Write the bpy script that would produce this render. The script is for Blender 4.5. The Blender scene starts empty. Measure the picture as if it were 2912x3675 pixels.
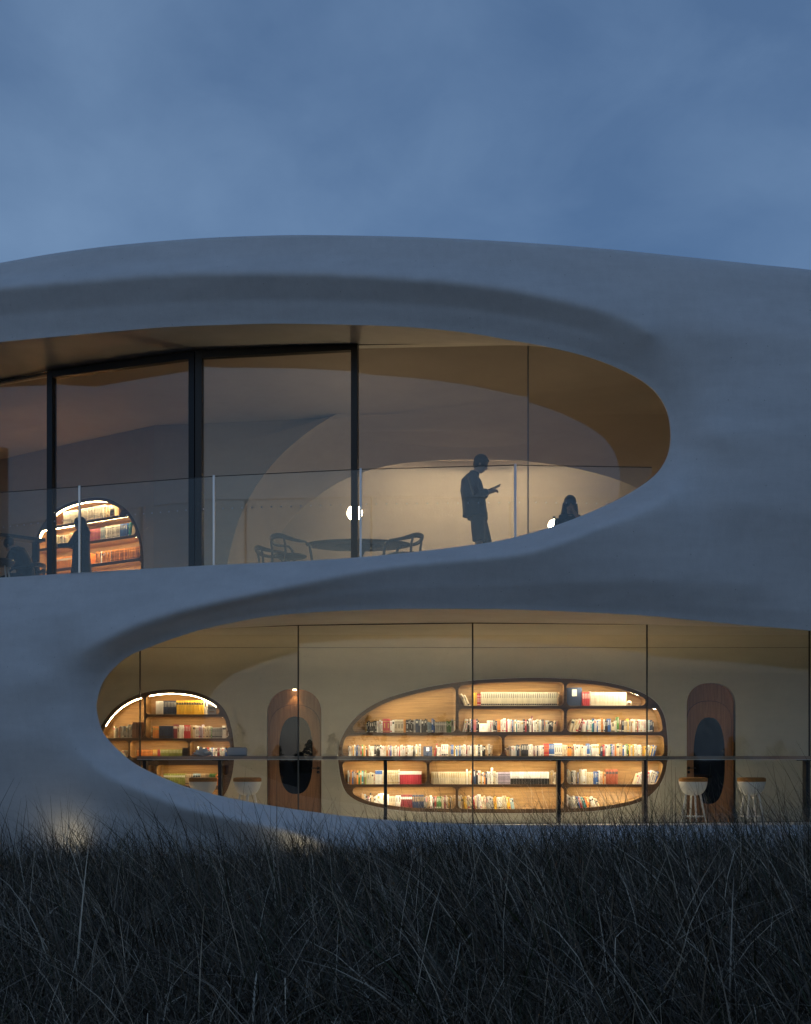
import bpy, bmesh, math, random
import numpy as np
from mathutils import Vector, Matrix, Euler
R = math.radians
random.seed(7)
rng = np.random.default_rng(11)
S = bpy.context.scene
COL = S.collection

# ------------------------------------------------------------------ camera, sky, sun, exposure
FOC, CX, HY, ZC = 4420.0, 1456.0, 2720.0, 1.10      # focal length in photo pixels, principal column, horizon row, eye height
cam_d = bpy.data.cameras.new('camera'); cam = bpy.data.objects.new('camera', cam_d); COL.objects.link(cam)
cam.location = (0, 0, ZC); cam.rotation_euler = (R(90), 0, 0)
cam_d.sensor_fit = 'HORIZONTAL'; cam_d.sensor_width = 36; cam_d.lens = FOC/2912*36
cam_d.shift_y = (HY - 3675/2)/2912
cam_d.clip_start = .1; cam_d.clip_end = 3000
S.camera = cam

W = bpy.data.worlds.new('World'); S.world = W; W.use_nodes = True
nt = W.node_tree; nt.nodes.clear()
SUN_EL, SUN_ROT = R(6), R(200)
out = nt.nodes.new('ShaderNodeOutputWorld'); bg = nt.nodes.new('ShaderNodeBackground')
sky = nt.nodes.new('ShaderNodeTexSky'); sky.sky_type = 'NISHITA'; sky.sun_disc = False
sky.sun_elevation = SUN_EL; sky.sun_rotation = SUN_ROT; sky.air_density = 1.0; sky.dust_density = 1.2; sky.ozone_density = 3.0
tc = nt.nodes.new('ShaderNodeTexCoord')
def wmath(op, a=None, b=None):
    n = nt.nodes.new('ShaderNodeMath'); n.operation = op
    for i, v in enumerate((a, b)):
        if v is None: continue
        if isinstance(v, (int, float)): n.inputs[i].default_value = v
        else: nt.links.new(v, n.inputs[i])
    return n.outputs[0]
mp = nt.nodes.new('ShaderNodeMapping'); mp.inputs['Scale'].default_value = (1.3, 1.3, 2.2); mp.inputs['Rotation'].default_value = (0, R(14), 0)
mp.inputs['Location'].default_value = (.35, .2, .1)
nt.links.new(tc.outputs['Generated'], mp.inputs['Vector'])
n1 = nt.nodes.new('ShaderNodeTexNoise'); n1.inputs['Scale'].default_value = 1.7; n1.inputs['Detail'].default_value = 7; n1.inputs['Roughness'].default_value = .5; n1.inputs['Distortion'].default_value = .35
nt.links.new(mp.outputs[0], n1.inputs['Vector'])
rp = nt.nodes.new('ShaderNodeValToRGB'); rp.color_ramp.elements[0].position = .38; rp.color_ramp.elements[1].position = .66
nt.links.new(n1.outputs['Fac'], rp.inputs['Fac'])
# overcast dusk: the clear-sky colour is veiled by an even blue cloud layer, thinner and thicker in soft patches
tint = nt.nodes.new('ShaderNodeMix'); tint.data_type = 'RGBA'; tint.blend_type = 'MULTIPLY'; tint.inputs[0].default_value = 1
nt.links.new(sky.outputs[0], tint.inputs[6]); tint.inputs[7].default_value = (.72, .89, 1.10, 1)
cl = nt.nodes.new('ShaderNodeMix'); cl.data_type = 'RGBA'
nt.links.new(rp.outputs[0], cl.inputs[0]); cl.inputs[6].default_value = (.98, 1.74, 3.20, 1); cl.inputs[7].default_value = (2.05, 3.20, 5.05, 1)
n2 = nt.nodes.new('ShaderNodeTexNoise'); n2.inputs['Scale'].default_value = 5.2; n2.inputs['Detail'].default_value = 8; n2.inputs['Roughness'].default_value = .58; n2.inputs['Distortion'].default_value = .5
nt.links.new(mp.outputs[0], n2.inputs['Vector'])
sepz = nt.nodes.new('ShaderNodeSeparateXYZ'); nt.links.new(tc.outputs['Generated'], sepz.inputs[0])
fac = wmath('ADD', wmath('MULTIPLY', n1.outputs['Fac'], .78), wmath('MULTIPLY', n2.outputs['Fac'], .22))
fac = wmath('ADD', fac, wmath('MULTIPLY', wmath('SUBTRACT', .38, sepz.outputs[2]), .26))   # thicker, paler cloud low down
nt.links.new(fac, rp.inputs['Fac'])
mx = nt.nodes.new('ShaderNodeMix'); mx.data_type = 'RGBA'; mx.inputs[0].default_value = .74
nt.links.new(tint.outputs[2], mx.inputs[6]); nt.links.new(cl.outputs[2], mx.inputs[7])
nt.links.new(mx.outputs[2], bg.inputs['Color']); bg.inputs['Strength'].default_value = .10
nt.links.new(bg.outputs[0], out.inputs['Surface'])

sun_d = bpy.data.lights.new('sun', 'SUN'); sun = bpy.data.objects.new('sun', sun_d); COL.objects.link(sun)
sun_d.energy = .03; sun_d.angle = R(15); sun_d.color = (.62, .80, 1.0)
sun.rotation_euler = (R(52), 0, R(-24))

S.view_settings.view_transform = 'Standard'; S.view_settings.look = 'None'; S.view_settings.gamma = 1
S.view_settings.use_curve_mapping = False; S.view_settings.exposure = 0
S.render.engine = 'CYCLES'
cy = S.cycles
cy.use_denoising = True
cy.transparent_max_bounces = 24; cy.max_bounces = 8; cy.diffuse_bounces = 4; cy.glossy_bounces = 4
cy.sample_clamp_indirect = 4; cy.caustics_reflective = False; cy.caustics_refractive = False
cy.use_light_tree = True

# ------------------------------------------------------------------ helpers
def at(px, py, Y):
    px, py, Y = float(px), float(py), float(Y)
    "point of the place seen at photo pixel (px, py) standing Y metres off"
    return Vector(((px-CX)*Y/FOC, Y, ZC+(HY-py)*Y/FOC))
def link(name, me, m=None, parent=None, loc=None):
    o = bpy.data.objects.new(name, me); COL.objects.link(o)
    if m is not None and me is not None and len(me.materials) == 0: me.materials.append(m)
    if parent is not None: o.parent = parent
    if loc is not None: o.location = loc
    return o
def tag(o, label=None, cat=None, group=None, kind=None):
    if label: o['label'] = label
    if cat: o['category'] = cat
    if group: o['group'] = group
    if kind: o['kind'] = kind
    return o
def empty(name, loc=(0, 0, 0), rz=0, label=None, cat=None, group=None):
    o = bpy.data.objects.new(name, None); COL.objects.link(o); o.location = loc; o.rotation_euler = (0, 0, rz)
    o.empty_display_size = .1
    return tag(o, label, cat, group)
def mesh_from(name, v, f, smooth=False, mats=None, mi=None):
    me = bpy.data.meshes.new(name); me.from_pydata([tuple(p) for p in v], [], f)
    if smooth: me.shade_smooth()
    if mats:
        for m in mats: me.materials.append(m)
    if mi is not None: me.polygons.foreach_set('material_index', mi)
    me.update(); return me
class MB:
    "collects boxes, tubes and lathes into one mesh"
    def __init__(s): s.v = []; s.f = []; s.mi = []
    def add(s, v, f, mi=0):
        k = len(s.v); s.v += [tuple(p) for p in v]; s.f += [tuple(i+k for i in q) for q in f]; s.mi += [mi]*len(f); return s
    def box(s, x0, x1, y0, y1, z0, z1, mi=0, M=None):
        v = [Vector(p) for p in ((x0,y0,z0),(x1,y0,z0),(x1,y1,z0),(x0,y1,z0),(x0,y0,z1),(x1,y0,z1),(x1,y1,z1),(x0,y1,z1))]
        if M is not None: v = [M @ p for p in v]
        return s.add(v, [(0,3,2,1),(4,5,6,7),(0,1,5,4),(1,2,6,5),(2,3,7,6),(3,0,4,7)], mi)
    def bevbox(s, x0, x1, y0, y1, z0, z1, b=.01, mi=0, M=None):
        bm = bmesh.new(); bmesh.ops.create_cube(bm, size=1)
        for p in bm.verts: p.co = Vector((x0+(x1-x0)*(p.co.x+.5), y0+(y1-y0)*(p.co.y+.5), z0+(z1-z0)*(p.co.z+.5)))
        bmesh.ops.bevel(bm, geom=list(bm.edges), offset=b, segments=2, profile=.5, affect='EDGES')
        if M is not None: bm.transform(M)
        bm.verts.index_update()
        s.add([p.co.copy() for p in bm.verts], [[q.index for q in fc.verts] for fc in bm.faces], mi); bm.free(); return s
    def tube(s, pts, rad, n=8, mi=0, cap=True, flat=1.0):
        pts = [Vector(p) for p in pts]
        if not hasattr(rad, '__len__'): rad = [rad]*len(pts)
        v = []; f = []; up = None
        for i, p in enumerate(pts):
            d = (pts[min(i+1, len(pts)-1)]-pts[max(i-1, 0)]).normalized()
            if up is None: up = Vector((0,0,1)) if abs(d.z) < .9 else Vector((0,1,0))
            a = d.cross(up).normalized(); b = a.cross(d).normalized(); up = b
            for k in range(n):
                t = 2*math.pi*k/n
                v.append(p+a*(math.cos(t)*rad[i])+b*(math.sin(t)*rad[i]*flat))
        for i in range(len(pts)-1):
            for k in range(n):
                f.append((i*n+k, i*n+(k+1) % n, (i+1)*n+(k+1) % n, (i+1)*n+k))
        if cap:
            f.append(tuple(range(n-1, -1, -1))); f.append(tuple(range((len(pts)-1)*n, len(pts)*n)))
        return s.add(v, f, mi)
    def lathe(s, prof, n=24, mi=0, c=(0,0,0), sx=1, sy=1, closed=True):
        v = []; f = []
        for r, z in prof:
            for k in range(n):
                t = 2*math.pi*k/n; v.append((c[0]+math.cos(t)*r*sx, c[1]+math.sin(t)*r*sy, c[2]+z))
        for i in range(len(prof)-1):
            for k in range(n):
                f.append((i*n+k, i*n+(k+1) % n, (i+1)*n+(k+1) % n, (i+1)*n+k))
        if closed:
            f.append(tuple(range(n-1, -1, -1))); f.append(tuple(range((len(prof)-1)*n, len(prof)*n)))
        return s.add(v, f, mi)
    def ball(s, c, r, n=16, m=10, mi=0, sc=(1,1,1), rot=None):
        v = []; f = []
        for i in range(m+1):
            a = math.pi*i/m
            for k in range(n):
                t = 2*math.pi*k/n
                p = Vector((math.sin(a)*math.cos(t)*r*sc[0], math.sin(a)*math.sin(t)*r*sc[1], math.cos(a)*r*sc[2]))
                if rot is not None: p = rot @ p
                v.append(p+Vector(c))
        for i in range(m):
            for k in range(n):
                f.append((i*n+k, (i+1)*n+k, (i+1)*n+(k+1) % n, i*n+(k+1) % n))
        return s.add(v, f, mi)
    def mesh(s, name, mats, smooth=False):
        if not isinstance(mats, (list, tuple)): mats = [mats]
        return mesh_from(name, s.v, s.f, smooth, mats, s.mi)
    def build(s, name, mats, parent=None, smooth=False, loc=None):
        return link(name, s.mesh(name, mats, smooth), None, parent, loc)
def spline(pts, n=6, closed=False):
    "Catmull-Rom through the points"
    P = [np.array(p, float) for p in pts]; N = len(P); o = []
    rngi = range(N) if closed else range(N-1)
    for i in rngi:
        if closed: a, b, c, d = P[i-1], P[i], P[(i+1) % N], P[(i+2) % N]
        else: a, b, c, d = P[max(i-1, 0)], P[i], P[i+1], P[min(i+2, N-1)]
        for k in range(n):
            t = k/n
            o.append(.5*((2*b)+(-a+c)*t+(2*a-5*b+4*c-d)*t*t+(-a+3*b-3*c+d)*t**3))
    if not closed: o.append(P[-1])
    return np.array(o)
def plate(name, outer, holes, thick, m, parent=None, bevel=0.0):
    "flat plate with holes: outer and holes are 2-D loops (u, v) -> (x, z); front at y=0, back at y=thick"
    cu = bpy.data.curves.new(name, 'CURVE'); cu.dimensions = '2D'; cu.fill_mode = 'BOTH'; cu.extrude = thick/2-bevel; cu.bevel_depth = bevel; cu.bevel_resolution = 1
    cu.offset = -bevel
    for lp in [outer]+list(holes):
        sp = cu.splines.new('POLY'); sp.points.add(len(lp)-1); sp.use_cyclic_u = True
        for q, (a, b) in zip(sp.points, lp): q.co = (a, b, 0, 1)
    t = bpy.data.objects.new('tmp', cu); COL.objects.link(t)
    dg = bpy.context.evaluated_depsgraph_get()
    me = bpy.data.meshes.new_from_object(t.evaluated_get(dg)); bpy.data.objects.remove(t); bpy.data.curves.remove(cu)
    me.transform(Matrix(((1,0,0,0),(0,0,-1,thick/2),(0,1,0,0),(0,0,0,1))))
    me.name = name; me.materials.clear(); me.materials.append(m)
    return link(name, me, None, parent)

# ------------------------------------------------------------------ materials
def mat(name, col, rough=.6, metal=0, var=0., vscale=6., bump=0., bscale=60., spec=.5, emit=None, estr=0, stretch=(1,1,1), col2=None, coat=0):
    m = bpy.data.materials.new(name); m.use_nodes = True; t = m.node_tree; p = t.nodes['Principled BSDF']
    p.inputs['Base Color'].default_value = (*col, 1); p.inputs['Roughness'].default_value = rough; p.inputs['Metallic'].default_value = metal
    p.inputs['Specular IOR Level'].default_value = spec
    if coat: p.inputs['Coat Weight'].default_value = coat
    if emit:
        p.inputs['Emission Color'].default_value = (*emit, 1); p.inputs['Emission Strength'].default_value = estr
    if var or bump or col2:
        tcn = t.nodes.new('ShaderNodeTexCoord'); mpn = t.nodes.new('ShaderNodeMapping'); mpn.inputs['Scale'].default_value = stretch
        t.links.new(tcn.outputs['Object'], mpn.inputs['Vector'])
        if var or col2:
            n = t.nodes.new('ShaderNodeTexNoise'); n.inputs['Scale'].default_value = vscale; n.inputs['Detail'].default_value = 8; n.inputs['Roughness'].default_value = .62
            t.links.new(mpn.outputs[0], n.inputs['Vector'])
            r = t.nodes.new('ShaderNodeValToRGB'); r.color_ramp.elements[0].position = .32; r.color_ramp.elements[1].position = .70
            c2 = col2 or col
            r.color_ramp.elements[0].color = (*[c*(1-var) for c in col], 1); r.color_ramp.elements[1].color = (*[min(1, c*(1+var)) for c in c2], 1)
            t.links.new(n.outputs['Fac'], r.inputs[0]); t.links.new(r.outputs[0], p.inputs['Base Color'])
        if bump:
            b = t.nodes.new('ShaderNodeTexNoise'); b.inputs['Scale'].default_value = bscale; b.inputs['Detail'].default_value = 5
            t.links.new(mpn.outputs[0], b.inputs['Vector'])
            bn = t.nodes.new('ShaderNodeBump'); bn.inputs['Strength'].default_value = bump; bn.inputs['Distance'].default_value = .01
            t.links.new(b.outputs['Fac'], bn.inputs['Height']); t.links.new(bn.outputs[0], p.inputs['Normal'])
    return m
def concrete(name, col, var):
    m = bpy.data.materials.new(name); m.use_nodes = True; t = m.node_tree; p = t.nodes['Principled BSDF']; L = t.links.new
    g = t.nodes.new('ShaderNodeNewGeometry')
    def noise(sc, det, rough, stretch):
        mpn = t.nodes.new('ShaderNodeMapping'); mpn.inputs['Scale'].default_value = stretch; L(g.outputs['Position'], mpn.inputs['Vector'])
        n = t.nodes.new('ShaderNodeTexNoise'); n.inputs['Scale'].default_value = sc; n.inputs['Detail'].default_value = det; n.inputs['Roughness'].default_value = rough
        L(mpn.outputs[0], n.inputs['Vector']); return n.outputs['Fac']
    a = noise(.9, 8, .6, (.7, .7, 1.5)); b = noise(9, 6, .7, (1, 1, .35)); c = noise(70, 3, .6, (1, 1, 1)); d = noise(3.0, 7, .65, (.5, .5, 2.2))
    def mth(op, x, y):
        n = t.nodes.new('ShaderNodeMath'); n.operation = op
        for i, v in enumerate((x, y)):
            if isinstance(v, (int, float)): n.inputs[i].default_value = v
            else: L(v, n.inputs[i])
        return n.outputs[0]
    s = mth('ADD', mth('ADD', mth('MULTIPLY', a, .40), mth('MULTIPLY', b, .18)), mth('ADD', mth('MULTIPLY', c, .16), mth('MULTIPLY', d, .26)))
    r = t.nodes.new('ShaderNodeValToRGB'); r.color_ramp.elements[0].position = .36; r.color_ramp.elements[1].position = .64
    r.color_ramp.elements[0].color = (*[x*(1-var) for x in col], 1); r.color_ramp.elements[1].color = (*[x*(1+var) for x in col], 1)
    L(s, r.inputs[0])
    # bug holes: small dark pits, sparse
    vo = t.nodes.new('ShaderNodeTexVoronoi'); vo.inputs['Scale'].default_value = 5.5; L(g.outputs['Position'], vo.inputs['Vector'])
    pit = mth('LESS_THAN', vo.outputs['Distance'], .045)
    mxn = t.nodes.new('ShaderNodeMix'); mxn.data_type = 'RGBA'; L(mth('MULTIPLY', pit, .45), mxn.inputs[0]); L(r.outputs[0], mxn.inputs[6]); mxn.inputs[7].default_value = (.12, .12, .12, 1)
    L(mxn.outputs[2], p.inputs['Base Color']); p.inputs['Roughness'].default_value = .75
    bn = t.nodes.new('ShaderNodeBump'); bn.inputs['Strength'].default_value = .35; bn.inputs['Distance'].default_value = .012
    L(mth('ADD', mth('MULTIPLY', c, .5), b), bn.inputs['Height']); L(bn.outputs[0], p.inputs['Normal'])
    return m
def wood(name, c1, c2, rough=.45, scale=1.0, axis='X'):
    m = bpy.data.materials.new(name); m.use_nodes = True; t = m.node_tree; p = t.nodes['Principled BSDF']; L = t.links.new
    g = t.nodes.new('ShaderNodeTexCoord'); mpn = t.nodes.new('ShaderNodeMapping')
    mpn.inputs['Scale'].default_value = (1.2*scale, 6*scale, 22*scale) if axis == 'X' else (22*scale, 6*scale, 1.2*scale)
    L(g.outputs['Object'], mpn.inputs['Vector'])
    n = t.nodes.new('ShaderNodeTexNoise'); n.inputs['Scale'].default_value = 1.6; n.inputs['Detail'].default_value = 7; n.inputs['Roughness'].default_value = .6; n.inputs['Distortion'].default_value = .6
    L(mpn.outputs[0], n.inputs['Vector'])
    r = t.nodes.new('ShaderNodeValToRGB'); r.color_ramp.elements[0].position = .3; r.color_ramp.elements[1].position = .7
    r.color_ramp.elements[0].color = (*c1, 1); r.color_ramp.elements[1].color = (*c2, 1)
    L(n.outputs['Fac'], r.inputs[0]); L(r.outputs[0], p.inputs['Base Color']); p.inputs['Roughness'].default_value = rough
    return m
def glass(name, ior, tint=(1, 1, 1), rough=0.0):
    m = bpy.data.materials.new(name); m.use_nodes = True; t = m.node_tree; t.nodes.clear(); L = t.links.new
    o = t.nodes.new('ShaderNodeOutputMaterial'); tr = t.nodes.new('ShaderNodeBsdfTransparent'); gl = t.nodes.new('ShaderNodeBsdfGlossy'); mxs = t.nodes.new('ShaderNodeMixShader'); lw = t.nodes.new('ShaderNodeLayerWeight')
    tr.inputs[0].default_value = (*tint, 1); gl.inputs['Roughness'].default_value = rough; gl.inputs['Color'].default_value = (1, 1, 1, 1); lw.inputs[0].default_value = .5
    f0 = ((ior-1)/(ior+1))**2
    # Schlick reflectance, the same seen from either face of the pane
    pw = t.nodes.new('ShaderNodeMath'); pw.operation = 'POWER'; L(lw.outputs['Facing'], pw.inputs[0]); pw.inputs[1].default_value = 5
    fr = t.nodes.new('ShaderNodeMath'); fr.operation = 'MULTIPLY_ADD'; L(pw.outputs[0], fr.inputs[0]); fr.inputs[1].default_value = 1-f0; fr.inputs[2].default_value = f0
    L(fr.outputs[0], mxs.inputs[0]); L(tr.outputs[0], mxs.inputs[1]); L(gl.outputs[0], mxs.inputs[2]); L(mxs.outputs[0], o.inputs[0])
    return m
M_conc = concrete('pale_concrete', (.63, .63, .64), .13)
M_soff = mat('satin_soffit', (.72, .71, .70), .38, 0, .08, 2.0, .02, 8, spec=.7)
M_wall = concrete('warm_plaster', (.58, .55, .46), .10)
M_ceil = mat('ceiling_plaster', (.56, .545, .50), .35, 0, .08, 1.5, .03, 6)
M_wall2 = concrete('upper_plaster', (.44, .375, .33), .10)
M_floor = mat('polished_floor', (.30, .28, .25), .30, 0, .12, 3)
M_floor2 = mat('pale_terrazzo', (.50, .48, .44), .5, 0, .10, 3)
M_black = mat('black_metal', (.012, .013, .015), .38, .3)
M_steel = mat('brushed_steel', (.55, .57, .60), .28, .9)
M_glass = glass('coated_glass', 1.62, (.93, .945, .93))
M_glass_low = glass('clear_glass', 1.42, (.95, .965, .95))
M_bal = glass('balustrade_glass', 1.38, (.94, .96, .96))
M_dkwood = wood('smoked_wood', (.070, .038, .020), (.15, .085, .046), .5)
M_ltwood = wood('oak_liner', (.20, .108, .036), (.36, .212, .080), .5)
M_door = wood('door_wood', (.25, .115, .045), (.42, .205, .085), .45, axis='Z')
M_count = wood('counter_wood', (.22, .16, .12), (.34, .26, .20), .35)
M_led = mat('led_strip', (1, .9, .7), .5, emit=(1.0, .83, .56), estr=84)
M_led_hot = mat('led_strip_hot', (1, .9, .7), .5, emit=(1.0, .74, .43), estr=52)
M_led_amber = mat('led_strip_amber', (1, .9, .7), .5, emit=(1.0, .66, .32), estr=95)
M_globe = mat('opal_globe', (1, .95, .85), .4, emit=(1.0, .76, .47), estr=50)
M_white = mat('white_lacquer', (.72, .72, .72), .35, 0, .03)
M_cush = mat('tan_felt', (.36, .17, .045), .9, 0, .2, 40, .2, 200)
M_chair = mat('charcoal_timber', (.035, .034, .034), .5, 0, .2, 10)
M_seat = mat('black_leather', (.02, .02, .02), .5)
M_doorglass = mat('dark_door_glass', (.006, .007, .009), .03, spec=.35)
M_paper = mat('paper', (.62, .60, .55), .8, 0, .1, 20, .3, 30)
M_card = mat('grey_card', (.45, .44, .43), .7)
M_ink = mat('dark_ink', (.03, .03, .035), .7)
M_trim = mat('pale_trim', (.62, .60, .55), .4)
M_joint = mat('silicone_joint', (.05, .05, .045), .5)
M_frost = mat('frosted_dot', (.42, .46, .52), .8)

# ================================================================== THE BUILDING
BLD = empty('library_building', (0, 17, 0), 0, 'pale concrete library with flowing curved facade and two large glazed oval openings', 'building')
def bpart(name, me, m=None):
    o = link(name, me, m, None); o.parent = BLD; o.matrix_parent_inverse = Matrix.Translation((0, -17, 0)); return o
def bobj(o):
    o.parent = BLD; o.matrix_parent_inverse = Matrix.Translation((0, -17, 0)); return o
CEIL2, FLR2, CEIL1, FLR1 = 7.415, 3.90, 3.24, -.10
# outlines surveyed from the photograph
U_IN = [(0,1227),(234,1205),(398,1190),(609,1173),(852,1164),(1000,1161),(1236,1165),(1456,1173),(1669,1193),(1823,1219),(1967,1245),(2112,1281),(2223,1323),(2308,1368),(2362,1416),(2396,1478),(2408,1552),(2402,1618),(2377,1674),(2332,1722),(2249,1776),(2138,1830),(1985,1889),(1814,1936),(1669,1959),(1456,1984),(1262,2002),(1023,2016),(767,2028),(512,2042),(256,2057),(0,2073),(-400,2090),(-900,2020),(-1250,1880),(-1380,1660),(-1250,1470),(-900,1350),(-400,1268)]
L_IN = [(375,2440),(443,2368),(511,2333),(639,2286),(750,2253),(938,2216),(1108,2199),(1290,2190),(1456,2186),(1800,2187),(2060,2196),(2321,2210),(2451,2222),(2646,2241),(2777,2252),(2912,2264),(3300,2310),(3650,2400),(3850,2600),(3700,2850),(3300,2945),(2912,2962),(2300,2962),(1900,2962),(1683,2958),(1478,2949),(1314,2937),(1150,2918),(1031,2901),(920,2883),(800,2859),(700,2833),(656,2820),(574,2786),(500,2750),(451,2716),(402,2669),(369,2626),(352,2572),(348,2520)]
TOPL = [(-1700,1330),(-1100,1170),(-500,1035),(0,943),(213,906),(426,879),(682,857),(895,847),(1108,843),(1456,849),(1712,860),(1967,876),(2223,897),(2479,923),(2735,950),(2912,968),(3400,1030),(4200,1180)]
U_IN = spline(U_IN, 12, True); L_IN = spline(L_IN, 12, True); TOPC = spline(TOPL, 20)
PX = [-1700, -600, 0, 659, 1300, 1892, 2400, 2912, 3500, 4300]
PY = [23.6, 20.6, 18.62, 17.78, 17.22, 16.98, 16.95, 17.12, 17.75, 19.2]
def base(px): return np.interp(px, PX, PY)
G = 8.0; X0, X1, Y0_, Y1_ = -1704, 4296, 776, 3240
nx = int((X1-X0)/G)+1; ny = int((Y1_-Y0_)/G)+1
def solve_depth():
    num = np.zeros((ny, nx)); den = np.zeros((ny, nx))
    def con(pts, vals, w=60., n=14):
        p = spline([(a, b, v) for (a, b), v in zip(pts, vals)], n)
        # resample densely
        q = np.concatenate([np.linspace(p[i], p[i+1], 4, endpoint=False) for i in range(len(p)-1)])
        splat(q[:, 0], q[:, 1], q[:, 2], w)
    def splat(x, y, v, w):
        gx = (x-X0)/G; gy = (y-Y0_)/G; i = np.floor(gx).astype(int); j = np.floor(gy).astype(int); fx = gx-i; fy = gy-j
        ok = (i >= 0) & (i < nx-1) & (j >= 0) & (j < ny-1); i, j, fx, fy, v = i[ok], j[ok], fx[ok], fy[ok], v[ok]
        for di, dj, ww in ((0,0,(1-fx)*(1-fy)),(1,0,fx*(1-fy)),(0,1,(1-fx)*fy),(1,1,fx*fy)):
            np.add.at(num, (j+dj, i+di), w*ww*v); np.add.at(den, (j+dj, i+di), w*ww)
    # inner edge of the upper opening
    ang = lambda poly, px, py: None
    def edge(poly, tab):
        P = np.array(poly); idx = []; val = []
        for (px, py, v) in tab:
            idx.append(int(np.argmin((P[:, 0]-px)**2+(P[:, 1]-py)**2))); val.append(v)
        o = np.argsort(idx); idx = np.array(idx)[o]; val = np.array(val)[o]; n = len(P)
        v = np.interp(np.arange(n), np.concatenate([[idx[-1]-n], idx, [idx[0]+n]]), np.concatenate([[val[-1]], val, [val[0]]]))
        q = np.concatenate([np.linspace(np.array([*P[i], v[i]]), np.array([*P[(i+1) % n], v[(i+1) % n]]), 8, endpoint=False) for i in range(n)])
        splat(q[:, 0], q[:, 1], q[:, 2], 60.)
    ue = [(0,1227,.37),(609,1173,.37),(1236,1165,.37),(1669,1193,.37),(2112,1281,.38),(2308,1368,.40),(2408,1552,.40),(2332,1722,.34),(2138,1830,.28),(1814,1936,.24),(1456,1984,.26),(1023,2016,.32),(512,2042,.38),(0,2073,.45),(-900,2020,.5),(-1380,1660,.6),(-900,1350,.45)]
    edge(U_IN, [(a, b, c) for a, b, c in ue])
    le = [(375,2440,.42),(511,2333,.38),(750,2253,.34),(1108,2199,.30),(1456,2186,.28),(2060,2196,.30),(2646,2241,.30),(2912,2264,.30),(3850,2600,.5),(2912,2962,.9),(1900,2962,.85),(1478,2949,.75),(1150,2918,.62),(920,2883,.55),(700,2833,.50),(500,2750,.48),(369,2626,.50)]
    edge(L_IN, le)
    # upper brow crease and the cove under it
    cr = [(-1300,1320),(-800,1180),(-400,1095),(0,1032),(341,1004),(597,985),(938,977),(1193,983),(1456,999),(1652,1014),(1882,1048),(2053,1086),(2181,1121),(2266,1154),(2340,1195)]
    con(cr, [.10]*12+[.09,.08,.06])
    cm = [(-400,1185),(0,1139),(341,1113),(597,1095),(938,1084),(1193,1087),(1456,1098),(1652,1113),(1882,1147),(2053,1183),(2150,1214)]
    con(cm, [.29]*8+[.28,.27,.26], 20.)
    # roof line
    con([tuple(p) for p in TOPL], [.42]*len(TOPL))
    con([(a, b-80) for a, b in TOPL], [.9]*len(TOPL))
    con([(0,990),(600,925),(1200,912),(1700,935),(2200,985),(2600,1030)], [.30]*6, 12.)
    # the S-shaped ridge between the two openings
    rd = [(300,2333),(384,2291),(469,2250),(597,2206),(767,2163),(980,2116),(1194,2069),(1407,2030),(1651,2008),(1862,1987),(2003,1950),(2143,1896),(2300,1838),(2420,1772)]
    con(rd, [.03,.01,0,0,0,0,0,.0,-.02,-.05,-.07,-.08,-.09,-.08])
    con([(640,2240),(900,2178),(1200,2130),(1500,2100),(1900,2090),(2300,2080),(2700,2090)], [.20,.18,.14,.12,.10,.07,.06], 8.)
    # right-hand mass: faces up high, down low
    con([(2520,1180),(2900,1200),(3400,1260)], [.08,.06,.10], 10.)
    con([(2560,1560),(2900,1560),(3400,1600)], [-.12,-.12,-.05], 10.)
    con([(2600,1800),(2900,1820),(3400,1850)], [-.12,-.12,-.05], 10.)
    con([(2500,2160),(2900,2190),(3300,2230)], [.19,.20,.24], 6.)
    # left-hand mass
    con([(-900,2230),(-300,2250),(60,2250),(280,2200)], [.12,.12,.13,.13], 10.)
    con([(-900,2450),(-300,2460),(0,2460),(160,2430)], [-.02,-.02,-.02,-.01], 10.)
    con([(-900,2650),(-300,2650),(0,2650),(150,2650)], [.08,.08,.09,.12], 10.)
    # lower lip
    con([(197,2590),(246,2669),(307,2726),(369,2775),(430,2808),(512,2841),(594,2874),(673,2903),(849,2940),(1000,2976),(1134,3020),(1300,3050),(1700,3085),(2300,3095),(3000,3095)], [.14,.18,.20,.22,.22,.22,.23,.24,.26,.28,.32,.36,.42,.45,.45])
    con([(-900,2850),(-300,2860),(0,2860),(250,2880),(450,2930),(700,2990),(900,3050)], [.35,.35,.36,.40,.46,.5,.55], 10.)
    con([(-1700,3100),(-300,3100),(300,3110),(900,3130),(1800,3160),(3000,3170),(4200,3170)], [.75,.75,.75,.75,.75,.75,.75], 20.)
    con([(-1700,3230),(4200,3230)], [.8,.8], 20.)
    has = den > 0
    # coarse to fine relaxation
    def relax(Y, num, den, it):
        for _ in range(it):
            Pd = np.pad(Y, 1, mode='edge')
            Y = (Pd[:-2, 1:-1]+Pd[2:, 1:-1]+Pd[1:-1, :-2]+Pd[1:-1, 2:]+num)/(4+den)
        return Y
    Y = None
    for f in (16, 8, 4, 2, 1):
        my, mx_ = -(-ny//f), -(-nx//f)
        a = np.zeros((my*f, mx_*f)); b = np.zeros((my*f, mx_*f)); a[:ny, :nx] = num; b[:ny, :nx] = den
        a = a.reshape(my, f, mx_, f).sum((1, 3)); b = b.reshape(my, f, mx_, f).sum((1, 3))
        if Y is None: Y = np.full((my, mx_), .2)
        else:
            Y = np.repeat(np.repeat(Y, 2, 0), 2, 1)[:my, :mx_]
            if Y.shape != (my, mx_): Y = np.pad(Y, ((0, my-Y.shape[0]), (0, mx_-Y.shape[1])), mode='edge')
        Y = relax(Y, a, b, 260 if f > 1 else 160)
    Y = Y[:ny, :nx]
    k = np.exp(-.5*(np.arange(-5, 6)/1.15)**2); k /= k.sum()
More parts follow.
